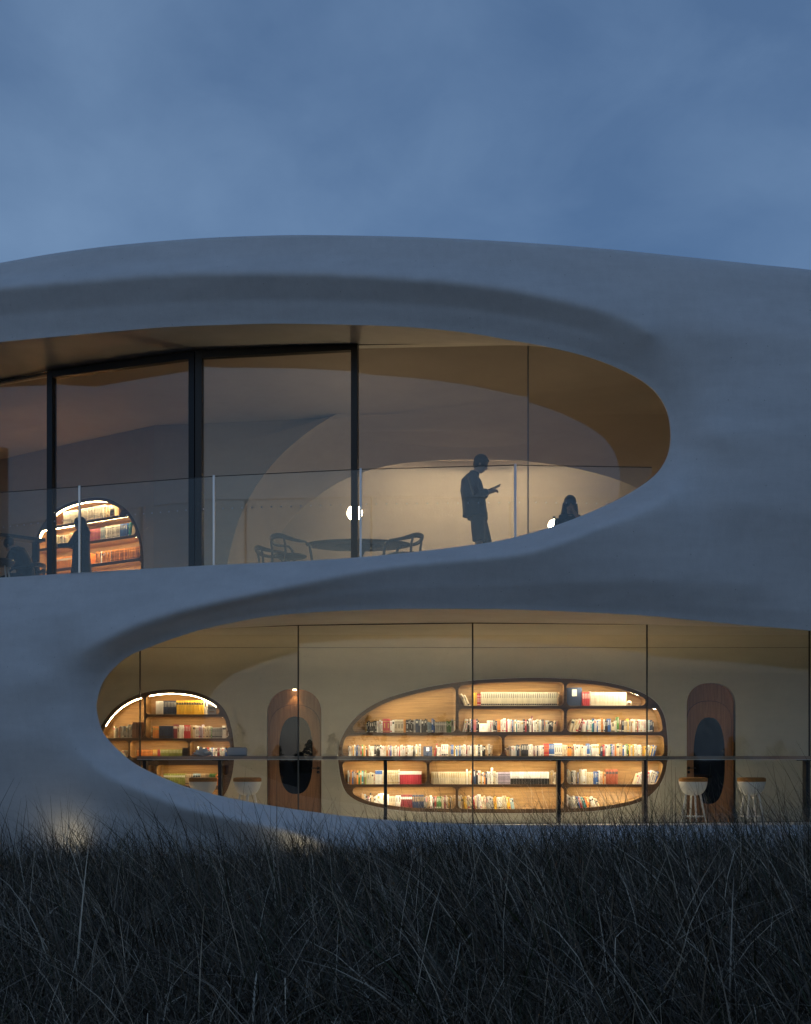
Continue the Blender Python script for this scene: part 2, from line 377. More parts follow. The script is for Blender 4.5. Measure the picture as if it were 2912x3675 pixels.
    def blur(A):
        P = np.pad(A, 5, mode='edge')
        A = sum(k[i]*P[i:i+A.shape[0], :] for i in range(11))
        return sum(k[i]*A[:, i:i+ny*0+nx] for i in range(11))
    # softer transitions away from the brow and the inner edges
    Y1 = blur(Y); Y2 = Y1
    for _ in range(9): Y2 = blur(Y2)
    gy, gx = np.mgrid[0:ny, 0:nx]; PXg = X0+gx*G; PYg = Y0_+gy*G
    soft = np.clip((PXg-2150)/350, 0, 1)*np.clip((2200-PYg)/150, 0, 1)
    soft = np.maximum(soft, np.clip((420-PXg)/250, 0, 1)*np.clip((PYg-2150)/100, 0, 1))
    return Y1*(1-soft)+Y2*soft
DEP = solve_depth()
def depth(px, py):
    gx = np.clip((np.asarray(px)-X0)/G, 0, nx-1.001); gy = np.clip((np.asarray(py)-Y0_)/G, 0, ny-1.001)
    i = gx.astype(int); j = gy.astype(int); fx = gx-i; fy = gy-j
    d = DEP[j, i]*(1-fx)*(1-fy)+DEP[j, i+1]*fx*(1-fy)+DEP[j+1, i]*(1-fx)*fy+DEP[j+1, i+1]*fx*fy
    return d+base(px)
def inside(poly, x, y):
    c = np.zeros(x.shape, bool); n = len(poly)
    for i in range(n):
        x1, y1 = poly[i]; x2, y2 = poly[(i+1) % n]
        if y1 == y2: continue
        m = ((y1 > y) != (y2 > y)); c ^= m & (x < (x2-x1)*(y-y1)/(y2-y1)+x1)
    return c
def nearest(poly, x, y):
    P = np.array(poly); Q = np.roll(P, -1, 0); d = Q-P; L2 = (d**2).sum(1)+1e-9
    bx = np.empty_like(x); by = np.empty_like(y)
    for s in range(0, len(x), 2000):
        e = slice(s, s+2000)
        t = np.clip(((x[e, None]-P[:, 0])*d[:, 0]+(y[e, None]-P[:, 1])*d[:, 1])/L2, 0, 1)
        qx = P[:, 0]+t*d[:, 0]; qy = P[:, 1]+t*d[:, 1]; D = (qx-x[e, None])**2+(qy-y[e, None])**2
        k = D.argmin(1); r = np.arange(len(k)); bx[e] = qx[r, k]; by[e] = qy[r, k]
    return bx, by
def build_shell():
    gy, gx = np.mgrid[0:ny, 0:nx]; px = X0+gx*G; py = Y0_+gy*G; px = px.astype(float); py = py.astype(float)
    inU = inside(U_IN, px, py); inL = inside(L_IN, px, py)
    top = np.interp(px, TOPC[:, 0], TOPC[:, 1]); above = py < top
    bad = inU | inL | above
    def nb(m):
        P = np.pad(m, 1); r = np.zeros_like(m)
        for a in (0, 1, 2):
            for b in (0, 1, 2): r |= P[a:a+ny, b:b+nx]
        return r
    tags = np.zeros((ny, nx), int)
    for k, (m, poly) in enumerate(((inU, U_IN), (inL, L_IN))):
        s = nb(m) & ~bad; x, y = nearest(poly, px[s], py[s]); px[s] = x; py[s] = y; tags[s] = k+1
    s = nb(above) & ~bad; py[s] = np.interp(px[s], TOPC[:, 0], TOPC[:, 1]); tags[s] = 3
    Y = depth(px, py); X = (px-CX)*Y/FOC; Z = ZC+(HY-py)*Y/FOC
    idx = -np.ones((ny, nx), int); keep = ~bad; idx[keep] = np.arange(keep.sum())
    a, b, c, d = idx[:-1, :-1], idx[:-1, 1:], idx[1:, 1:], idx[1:, :-1]
    ok = (a >= 0) & (b >= 0) & (c >= 0) & (d >= 0)
    F = np.stack([a[ok], d[ok], c[ok], b[ok]], 1)
    V = np.stack([X[keep], Y[keep], Z[keep]], 1); T = tags[keep]; PXv = px[keep]; PYv = py[keep]
    # open edges
    E = np.concatenate([F[:, [0, 1]], F[:, [1, 2]], F[:, [2, 3]], F[:, [3, 0]]]); Es = np.sort(E, 1)
    u, ix, ct = np.unique(Es, axis=0, return_index=True, return_counts=True); B = E[ix[ct == 1]]
    verts = list(map(tuple, V)); faces = F.tolist()
    # roof rolling back from the top edge
    tb = B[(T[B[:, 0]] == 3) & (T[B[:, 1]] == 3)]
    tv = np.unique(tb); mp_ = {v: i for i, v in enumerate(tv)}; prev = {v: v for v in tv}
    for dy, dz in ((.05, .012), (.16, .03), (.5, .07), (2.0, .1), (14., -.2)):
        cur = {}
        for v in tv:
            p = V[v]; cur[v] = len(verts); verts.append((p[0], p[1]+dy, p[2]+dz))
        for e0, e1 in tb: faces.append((e1, e0) if False else (prev[e0], cur[e0], cur[e1], prev[e1]))
        prev = cur
    me = bpy.data.meshes.new('facade_shell'); me.from_pydata(verts, [], faces); me.shade_smooth(); me.update()
    bpart('facade_shell', me, M_conc)
    return [Vector(map(float, q)) for q in V], T, B, PXv, PYv
SH = build_shell()
GU = np.array([(-11.2, 23.0), (-6.79, 20.6), (-5.68, 20.08), (-3.27, 19.14), (-.75, 18.75), (1.57, 18.60), (4.3, 18.72), (7, 19.1)])
GL = np.array([(-8.5, 22.0), (-4.45, 20.55), (-3.2, 20.12), (-1.73, 19.79), (1.07, 19.46), (3.75, 19.62), (5.83, 19.91), (9, 20.6)])
gu = lambda x: float(np.interp(x, GU[:, 0], GU[:, 1])); gl_ = lambda x: float(np.interp(x, GL[:, 0], GL[:, 1]))
def sstep(a, b, x):
    t = min(1, max(0, (x-a)/(b-a))); return t*t*(3-2*t)
def reveal(name, k, rings, m):
    V, T, B, PXv, PYv = SH
    b = B[(T[B[:, 0]] == k) & (T[B[:, 1]] == k)]; vs = np.unique(b); idx = {v: i for i, v in enumerate(vs)}; n = len(vs)
    verts = [tuple(V[v]) for v in vs]; faces = []; nr = 0
    R_ = [rings(*V[v]) for v in vs]
    for r in range(len(R_[0])):
        verts += [tuple(R_[i][r]) for i in range(n)]
        for e0, e1 in b:
            i, j = idx[e0], idx[e1]; faces.append((r*n+j, r*n+i, (r+1)*n+i, (r+1)*n+j))
    me = mesh_from(name, verts, faces, True)
    bpart(name, me, m)
def ring_up(x, y, z):
    wt = sstep(6.2, 7.0, z); wb = 1-sstep(4.35, 4.9, z)
    ws = max(0, 1-wt-wb)
    g = gu(x)
    p1 = Vector((x, y+.03, z+.012*wt-.01*wb))
    top = Vector((x, g+.25, CEIL2)); side = Vector((x+.34, y+.45, z)); bot = Vector((x, y+.16, z-.10))
    p2 = wt*top+ws*side+wb*bot
    t3 = Vector((x, g+.3, CEIL2+.25)); s3 = Vector((x+1.0, g+.6, z)); b3 = Vector((x, y+.2, FLR2-.3))
    return [p1, p2, wt*t3+ws*s3+wb*b3]
def ring_low(x, y, z):
    wt = sstep(2.2, 2.95, z); wb = 1-sstep(.35, .9, z); ws = max(0, 1-wt-wb)
    g = gl_(x)
    p1 = Vector((x-.012*ws, y+.035, z+.02*wt))
    top = Vector((x, g+.25, max(CEIL1, z+.0))); side = Vector((x-.34 if x < 0 else x+.3, y+.9, z)); bot = Vector((x, max(y+.2, g-.1), min(z, .06)))
    p2 = wt*top+ws*side+wb*bot
    t3 = Vector((x, g+.3, CEIL1+.25)); s3 = Vector((x-1.2 if x < 0 else x+1.2, g+.9, z)); b3 = Vector((x, g+.3, -.1))
    return [p1, p2, wt*t3+ws*s3+wb*b3]
reveal('upper_soffit', 1, ring_up, M_soff)
reveal('lower_soffit', 2, ring_low, M_soff)

# ---- rooms: floors, ceilings, walls
def quad(name, pts, m, smooth=False):
    return bpart(name, mesh_from(name, pts, [tuple(range(len(pts)))], smooth), m)
def strip(name, A, B_, m, smooth=True):
    n = len(A); return bpart(name, mesh_from(name, list(A)+list(B_), [(i, i+1, n+i+1, n+i) for i in range(n-1)], smooth), m)
xs = np.linspace(-12, 9.5, 60)
strip('upper_floor', [(x, max(gu(x)-1.15, 17.0, float(base(CX+x*FOC/19))+.42), FLR2) for x in xs], [(x, 29., FLR2) for x in xs], M_floor)
strip('upper_ceiling', [(x, gu(x)+.05, CEIL2+.004) for x in xs], [(x, 26.2, CEIL2+.004) for x in xs], M_wall2)
strip('lower_floor', [(x, gl_(x)-.02, FLR1) for x in np.linspace(-12, 12, 60)], [(x, 30., FLR1) for x in np.linspace(-12, 12, 60)], M_floor2)
WB = 22.4
strip('lower_ceiling', [(x, gl_(x)+.05, CEIL1+.004) for x in xs], [(x, WB-.95, CEIL1+.004) for x in xs], M_ceil)
cove = []
for i in range(15):
    a = i/14*math.pi/2; cove.append((WB-.95+.95*math.sin(a), CEIL1-.60+.60*math.cos(a)+.004*(1-i/14)))
v = []; f = []
for i, (yy, zz) in enumerate(cove): v += [(-12, yy, zz), (12, yy, zz)]
for i in range(14): f.append((2*i, 2*i+1, 2*i+3, 2*i+2))
bpart('lower_cove', mesh_from('lower_cove', v, f, True), M_wall)
# thin shadow joint between ceiling and cove panels
# side walls closing both floors
for sx in (-12, 12):
    quad('side_wall', [(sx, 19.8, -.2), (sx, 30, -.2), (sx, 30, 3.6), (sx, 19.8, 3.6)], M_wall)
strip('slab', [(x, max(gu(x)-.4, gl_(x)+.1), 3.55) for x in xs], [(x, 30., 3.55) for x in xs], M_wall)

# ------------------------------------------------------------------ 2-D polygon tools for the bookcases
def clip_half(P, a, n):
    "keep the side of the convex polygon P where (p-a).n >= 0"
    o = []
    for i in range(len(P)):
        p, q = P[i], P[(i+1) % len(P)]; dp = (p[0]-a[0])*n[0]+(p[1]-a[1])*n[1]; dq = (q[0]-a[0])*n[0]+(q[1]-a[1])*n[1]
        if dp >= 0: o.append(p)
        if dp*dq < 0:
            t = dp/(dp-dq); o.append((p[0]+t*(q[0]-p[0]), p[1]+t*(q[1]-p[1])))
    return o
def ccw(P):
    a = sum(P[i][0]*P[(i+1) % len(P)][1]-P[(i+1) % len(P)][0]*P[i][1] for i in range(len(P)))
    return P if a > 0 else P[::-1]
def inset(P, d):
    P = ccw(P); Q = P
    for i in range(len(P)):
        p, q = P[i], P[(i+1) % len(P)]; L = math.hypot(q[0]-p[0], q[1]-p[1])
        if L < 1e-6: continue
        n = (-(q[1]-p[1])/L, (q[0]-p[0])/L)
        Q = clip_half(Q, (p[0]+n[0]*d, p[1]+n[1]*d), n)
        if len(Q) < 3: return Q
    return Q
def grow(P, r):
    P = ccw(P); o = []
    # drop tiny edges
    P = [p for i, p in enumerate(P) if math.hypot(p[0]-P[i-1][0], p[1]-P[i-1][1]) > 1e-4]
    n = len(P)
    for i in range(n):
        a, b, c = P[i-1], P[i], P[(i+1) % n]
        a1 = math.atan2(b[1]-a[1], b[0]-a[0])-math.pi/2; a2 = math.atan2(c[1]-b[1], c[0]-b[0])-math.pi/2
        while a2 < a1: a2 += 2*math.pi
        k = max(1, int((a2-a1)/R(15)))
        for j in range(k+1):
            t = a1+(a2-a1)*j/k; o.append((b[0]+r*math.cos(t), b[1]+r*math.sin(t)))
    return [p for i, p in enumerate(o) if math.hypot(p[0]-o[i-1][0], p[1]-o[i-1][1]) > 1e-4]
def rounded(P, r):
    Q = inset(P, r); return grow(Q, r) if len(Q) > 2 else P
def hull(P):
    P = sorted(set((float(a), float(b)) for a, b in P)); 
    def half(Q):
        h = []
        for p in Q:
            while len(h) > 1 and (h[-1][0]-h[-2][0])*(p[1]-h[-2][1])-(h[-1][1]-h[-2][1])*(p[0]-h[-2][0]) <= 0: h.pop()
            h.append(p)
        return h
    a = half(P); b = half(P[::-1]); return a[:-1]+b[:-1]
def clip_poly(A, B_):
    B_ = ccw(B_); Q = A
    for i in range(len(B_)):
        p, q = B_[i], B_[(i+1) % len(B_)]; Q = clip_half(Q, p, (-(q[1]-p[1]), q[0]-p[0]))
    return Q

# ------------------------------------------------------------------ books
PAL = {'w':('white',(.80,.79,.76)),'c':('cream',(.72,.63,.46)),'i':('ivory',(.68,.64,.50)),'k':('black',(.025,.025,.028)),'n':('navy blue',(.030,.050,.11)),
 'b':('blue',(.05,.14,.45)),'l':('pale blue',(.36,.50,.60)),'r':('red',(.50,.05,.06)),'m':('maroon',(.20,.035,.045)),'o':('orange',(.85,.33,.07)),
 'y':('yellow',(.78,.48,.05)),'g':('green',(.10,.26,.08)),'d':('charcoal',(.07,.07,.075)),'s':('grey',(.42,.42,.39)),'t':('teal',(.05,.33,.36)),
 'p':('pink',(.62,.18,.26)),'v':('lilac',(.48,.42,.56)),'e':('tan',(.50,.36,.22)),'u':('brown',(.24,.13,.08)),'z':('black and white',(.78,.78,.76)),
 'h':('red and white',(.55,.06,.09)),'q':('brick red',(.38,.10,.055)),'j':('blue-topped white',(.78,.77,.74)),'a':('olive green',(.28,.32,.07))}
_bm = {}
def cov(ch, k=1.0):
    if (ch, k) not in _bm: _bm[(ch, k)] = mat('cover_'+PAL[ch][0].replace(' ', '_').replace('-', '_'), tuple(min(.9, c*k) for c in PAL[ch][1]), .5, 0, .12, 14)
    return _bm[(ch, k)]
M_page = mat('book_pages', (.66, .61, .50), .9)
M_lab_l = mat('spine_label_pale', (.72, .70, .64), .6); M_lab_d = mat('spine_label_dark', (.05, .05, .06), .6); M_lab_g = mat('spine_label_gold', (.55, .38, .12), .4, .3)
def book_geo(style):
    "unit book: spine at y=0 facing the room, x across, z up; slots cover, pages, label"
    mb = MB(); n = 4
    prof = [(-.5, .045), (-.34, .012), (0, 0), (.34, .012), (.5, .045)]
    V_ = []; 
    for z in (0, 1):
        V_ += [(x, y, z) for x, y in prof]+[(.5, 1, z), (-.5, 1, z)]
    F_ = [(i, i+1, 7+i+1, 7+i) for i in range(4)]+[(4, 5, 12, 11), (5, 6, 13, 12), (6, 0, 7, 13), (6, 5, 4, 3, 2, 1, 0)]
    mb.add(V_, F_, 0)
    mb.add([(-.5, .045, 1), (.5, .045, 1), (.5, 1, 1), (-.5, 1, 1), (-.36, .05, .985), (.36, .05, .985), (.36, .97, .985), (-.36, .97, .985)],
           [(0, 1, 5, 4), (1, 2, 6, 5), (2, 3, 7, 6), (3, 0, 4, 7)], 0)
    mb.add([(-.36, .05, .985), (.36, .05, .985), (.36, .97, .985), (-.36, .97, .985)], [(0, 1, 2, 3)], 1)
    bands = {0: [(.55, .90, .16)], 1: [(.10, .20, .42), (.60, .92, .14)], 2: [(.70, .86, .42)], 3: [(.03, .48, .5)], 4: [(.74, .985, .5)], 5: [(.12, .16, .45), (.80, .84, .45), (.35, .7, .13)]}[style]
    for z0, z1, hw in bands:
        e = .5 if hw == .5 else hw
        mb.add([(-e, -.006, z0), (e, -.006, z0), (e, -.006, z1), (-e, -.006, z1)], [(0, 1, 2, 3)], 2)
    return mb
_bg = {}
def book_mesh(ch, style, lab, k=1.0):
    key = (ch, style, lab, k)
    if key not in _bg:
        me = book_geo(style).mesh('book', [cov(ch, k), M_page, {'l': M_lab_l, 'd': M_lab_d, 'g': M_lab_g, 'r': cov('h'), 'b': cov('b'), 'k': cov('k'), 'o': cov('o')}[lab]])
        _bg[key] = me
    return _bg[key]
BOOKS = []     # every placed book, sorted out into things and a rest further down
import re
def fill(cell, frame, x, floor, spec, ppm, where, front=.135, dpt=.19):
    """put a row of books on a shelf; frame = matrix of the bookcase, x / floor in its local metres, ppm = photo pixels per metre"""
    order = []; x0 = x
    for tok in spec.split():
        if tok.startswith('gap'): x += float(tok[3:])/ppm; continue
        mm = re.match(r'([a-z])(\d+)(?:x([\d.]+))?(?:h([\d.]+))?(s?)(F?)(?:/(-?\d+))?$', tok)
        ch, n, w, h, st, fc, ln = mm.groups(); n = int(n); w = float(w or 5.5)/ppm; h = float(h or 46)/ppm; ln = float(ln or 0)
        style = random.choice((0, 1, 2, 5)); lab = 'l' if ch in 'knbrmgdtuqa' and random.random() < .75 else random.choice('ddgl')
        if ch == 'z': style, lab = 3, 'k'
        if ch == 'h': style, lab = 4, 'l'
        if ch == 'j': style, lab = 4, 'b'
        sid = (where, len(order), ch) if st else None
        for i in range(n):
            if not st and ch not in 'zhj':
                style = random.choice((0, 1, 2, 5, 0)); lab = 'l' if ch in 'knbrmgdtuqa' else random.choice('ddgrl')
            hh = h*(1 if st else random.uniform(.90, 1.06)); ww = w*(1 if st else random.uniform(.8, 1.2)); jit = random.uniform(0, .012) if st else random.uniform(0, .03)
            k = random.choice((.86, .94, 1.0)) if st else random.choice((.75, .95, 1.0, 1.15))
            a = R(ln+(0 if (st or not ln) else random.uniform(-2, 2)))
            foot = ww/math.cos(a) if a else ww
            pa = order[-1]['a'] if order else 0.0; hm = min(hh, order[-1]['h']) if order else hh
            if a < 0 and a < pa: x += hh*(math.sin(-a)-max(0, math.sin(-pa)))*.97
            elif pa > 0 and a < pa: x += hm*(math.sin(pa)-max(0, math.sin(a)))*.97
            ox = x
            order.append(dict(ch=ch, w=ww-.0016, h=hh, d=dpt*random.uniform(.9, 1.03), x=ox, z=floor, y=front+jit, a=a, style=style, lab=lab, k=k, sid=sid, n=n, face=bool(fc), where=where, M=frame, area=ww*hh*ppm*ppm))
            x += foot
            if a > 0 : pass
        if ln > 0: order[-1]['tail'] = h*math.sin(R(ln))
    BOOKS.extend([b for b in order])
    for i, b in enumerate(order):
        b['L'] = order[i-1]['ch'] if i else None; b['R'] = order[i+1]['ch'] if i+1 < len(order) else None; b['i'] = i
    return x

# ------------------------------------------------------------------ bookcases
def px_local(poly, org, rz, Y):
    "photo outline on a wall -> local (u, v) in that wall (u along the wall, v up, origin at org)"
    n = Vector((math.sin(rz), -math.cos(rz), 0)); u = Vector((math.cos(rz), math.sin(rz), 0)); o = Vector(org); C_ = Vector((0, 0, ZC)); res = []
    for px, py in poly:
        d = Vector(((px-CX)/FOC, 1, (HY-py)/FOC)); t = (o-C_).dot(n)/d.dot(n); p = C_+d*t
        res.append(((p-o).dot(u), p.z-o.z))
    return res
def bookcase(name, label, org, rz, outline, cells, depth_=.38, lip=.012, led=M_led, r=.078, trim=True, hot=()):
    root = empty(name, org, rz, label, 'bookcase')
    holes = []
    ins = inset(outline, .07)
    for key, c in cells.items():
        P = clip_poly([(c[0], c[2]), (c[1], c[2]), (c[1], c[3]), (c[0], c[3])], ins)
        rr = min(r, (c[3]-c[2])*.24, (c[1]-c[0])*.3)
        P = rounded(P, rr)
        if len(P) < 4: continue
        holes.append(P)
        c.append(P)
    plate('face_frame', outline, holes, .020, M_dkwood, root, .003)
    for key, c in cells.items():
        if len(c) < 5: continue
        P = c[4]; Q = grow(P, lip) if lip else P; n = len(Q)
        ys = (.0205, .09, depth_-.05, depth_-.012, depth_)
        sc = (0, 0, 0, .010, .035)
        vv = []; ff = []
        P0 = grow(P, .007); P1 = P; rim = MB()
        if len(P0) == len(P1):
            nn = len(P1); rv = [(p[0], -.002, p[1]) for p in P0]+[(p[0], -.002, p[1]) for p in P1]+[(p[0], .0203, p[1]) for p in P1]+[(p[0], .0203, p[1]) for p in P0]
            rim.add(rv, [(a_*nn+k, a_*nn+(k+1) % nn, (a_+1)*nn+(k+1) % nn, (a_+1)*nn+k) for a_ in range(3) for k in range(nn)]).build('compartment_rim', M_ltwood, root)
        for y_, s_ in zip(ys, sc):
            L_ = Q if not s_ else grow(inset(Q, s_+.01), .01)
            if len(L_) != n:
                cx_ = sum(p[0] for p in Q)/n; cz_ = sum(p[1] for p in Q)/n
                wx = max(p[0] for p in Q)-min(p[0] for p in Q); wz = max(p[1] for p in Q)-min(p[1] for p in Q)
                L_ = [(cx_+(p[0]-cx_)*(1-2*s_/wx), cz_+(p[1]-cz_)*(1-2*s_/wz)) for p in Q]
            vv += [(p[0], y_, p[1]) for p in L_]
        for i in range(len(ys)-1):
            for k in range(n): ff.append((i*n+k, i*n+(k+1) % n, (i+1)*n+(k+1) % n, (i+1)*n+k))
        ff.append(tuple(range((len(ys)-1)*n, len(ys)*n)))
        me = mesh_from('compartment', vv, ff, True, [M_ltwood]); 
        link('compartment', me, None, root)
        # light strip tucked under the top front edge, following its curve
        zt = max(p[1] for p in P); zb = min(p[1] for p in P); xa, xb = min(p[0] for p in P), max(p[0] for p in P)
        topP = [p for p in Q]
        arc = []
        for u_ in np.linspace(xa+r*(.95 if key in hot else 1.7), xb-r*(.95 if key in hot else 1.4), 28):
            zz = None
            for i in range(n):
                p, q = Q[i], Q[(i+1) % n]
                if (p[0]-u_)*(q[0]-u_) <= 0 and abs(p[0]-q[0]) > 1e-6:
                    z_ = p[1]+(q[1]-p[1])*(u_-p[0])/(q[0]-p[0]); zz = z_ if zz is None else max(zz, z_)
            if zz is not None and zz > zb+.05: arc.append((u_, zz))
        arc = [a_ for i_, a_ in enumerate(arc) if abs((arc[min(i_+1, len(arc)-1)][1]-arc[max(i_-1, 0)][1])/max(1e-6, arc[min(i_+1, len(arc)-1)][0]-arc[max(i_-1, 0)][0])) < (9 if key in hot else .6)]
        yl = .022 if lip else .026
        vv = []; ff = []
        for u_, z_ in arc:
            dz_ = .014 if key in hot else 0
            vv += [(u_, yl, z_-.002-dz_*.3), (u_, yl+.045, z_-.002-dz_*.3), (u_, yl+.045, z_-.007-dz_), (u_, yl, z_-.007-dz_)]
        for i in range(len(arc)-1):
            for k in range(4): ff.append((4*i+k, 4*i+4+k, 4*i+4+(k+1) % 4, 4*i+(k+1) % 4))
        if ff: link('light_strip', mesh_from('light_strip', vv, ff, False, [led]), None, root)
    if trim:
        O = [(a, -.002, b) for a, b in grow(outline, .006)]
        MB().tube(O+[O[0], O[1]], .007, 6, cap=False).build('edge_trim', M_trim, root, True)
    return root
s17 = 2912/1708
# --- wide bookcase, ground floor
o_main = at(1806, 2720, WB)
MO = [(712,1600),(714,1570),(722,1548),(742,1518),(772,1492),(812,1471),(860,1456),(920,1443),(990,1433),(1070,1428),(1150,1427),(1230,1431),(1290,1439),(1340,1453),(1378,1475),(1398,1505),(1405,1545),(1406,1590),(1400,1630),(1382,1662),(1350,1687),(1300,1701),(1230,1709),(1120,1712),(960,1711),(860,1708),(790,1698),(745,1682),(722,1655)]
main_out = hull(px_local([(a*s17, b*s17) for a, b in spline(MO, 4, True)], o_main, 0, WB))
PPM = FOC/WB
def cellpx(d, org, ppm, cxp, czp):
    return {k: [(a-cxp)/ppm, (b-cxp)/ppm, (czp-z1)/ppm, (czp-z0)/ppm] for k, (a, b, z0, z1) in d.items()}
MC = {'A':(1266,1636,2440,2629),'B':(1647,2025,2440,2533),'C':(2035,2345,2440,2533),'D':(1647,2025,2544,2627),'E':(2035,2386,2544,2627),
      'F':(1222,1802,2640,2714),'G':(1812,2388,2639,2714),'H':(1222,1532,2732,2815),'I':(1542,2025,2732,2815),'J':(2035,2386,2732,2815),
      'K':(1230,1636,2825,2904),'L':(1646,2025,2825,2904),'M':(2035,2360,2825,2904)}
mcell = cellpx(MC, o_main, PPM, 1806, 2720)
bookcase('wide_bookcase', 'wide oval bookcase of smoked wood set in the ground floor wall', o_main, 0, main_out, mcell)
Mm = Matrix.Translation(o_main)
lx = lambda px: (px-1806)/PPM
WH = {'A':"wide bookcase's arched left alcove",'B':"wide bookcase's top middle shelf",'C':"wide bookcase's top right shelf",'D':"wide bookcase's second row, middle",'E':"wide bookcase's second row, right",'F':"wide bookcase's third row, left",'G':"wide bookcase's third row, right",'H':"wide bookcase's fourth row, left",'I':"wide bookcase's fourth row, middle",'J':"wide bookcase's fourth row, right",'K':"wide bookcase's bottom row, left",'L':"wide bookcase's bottom row, middle",'M':"wide bookcase's bottom row, right"}
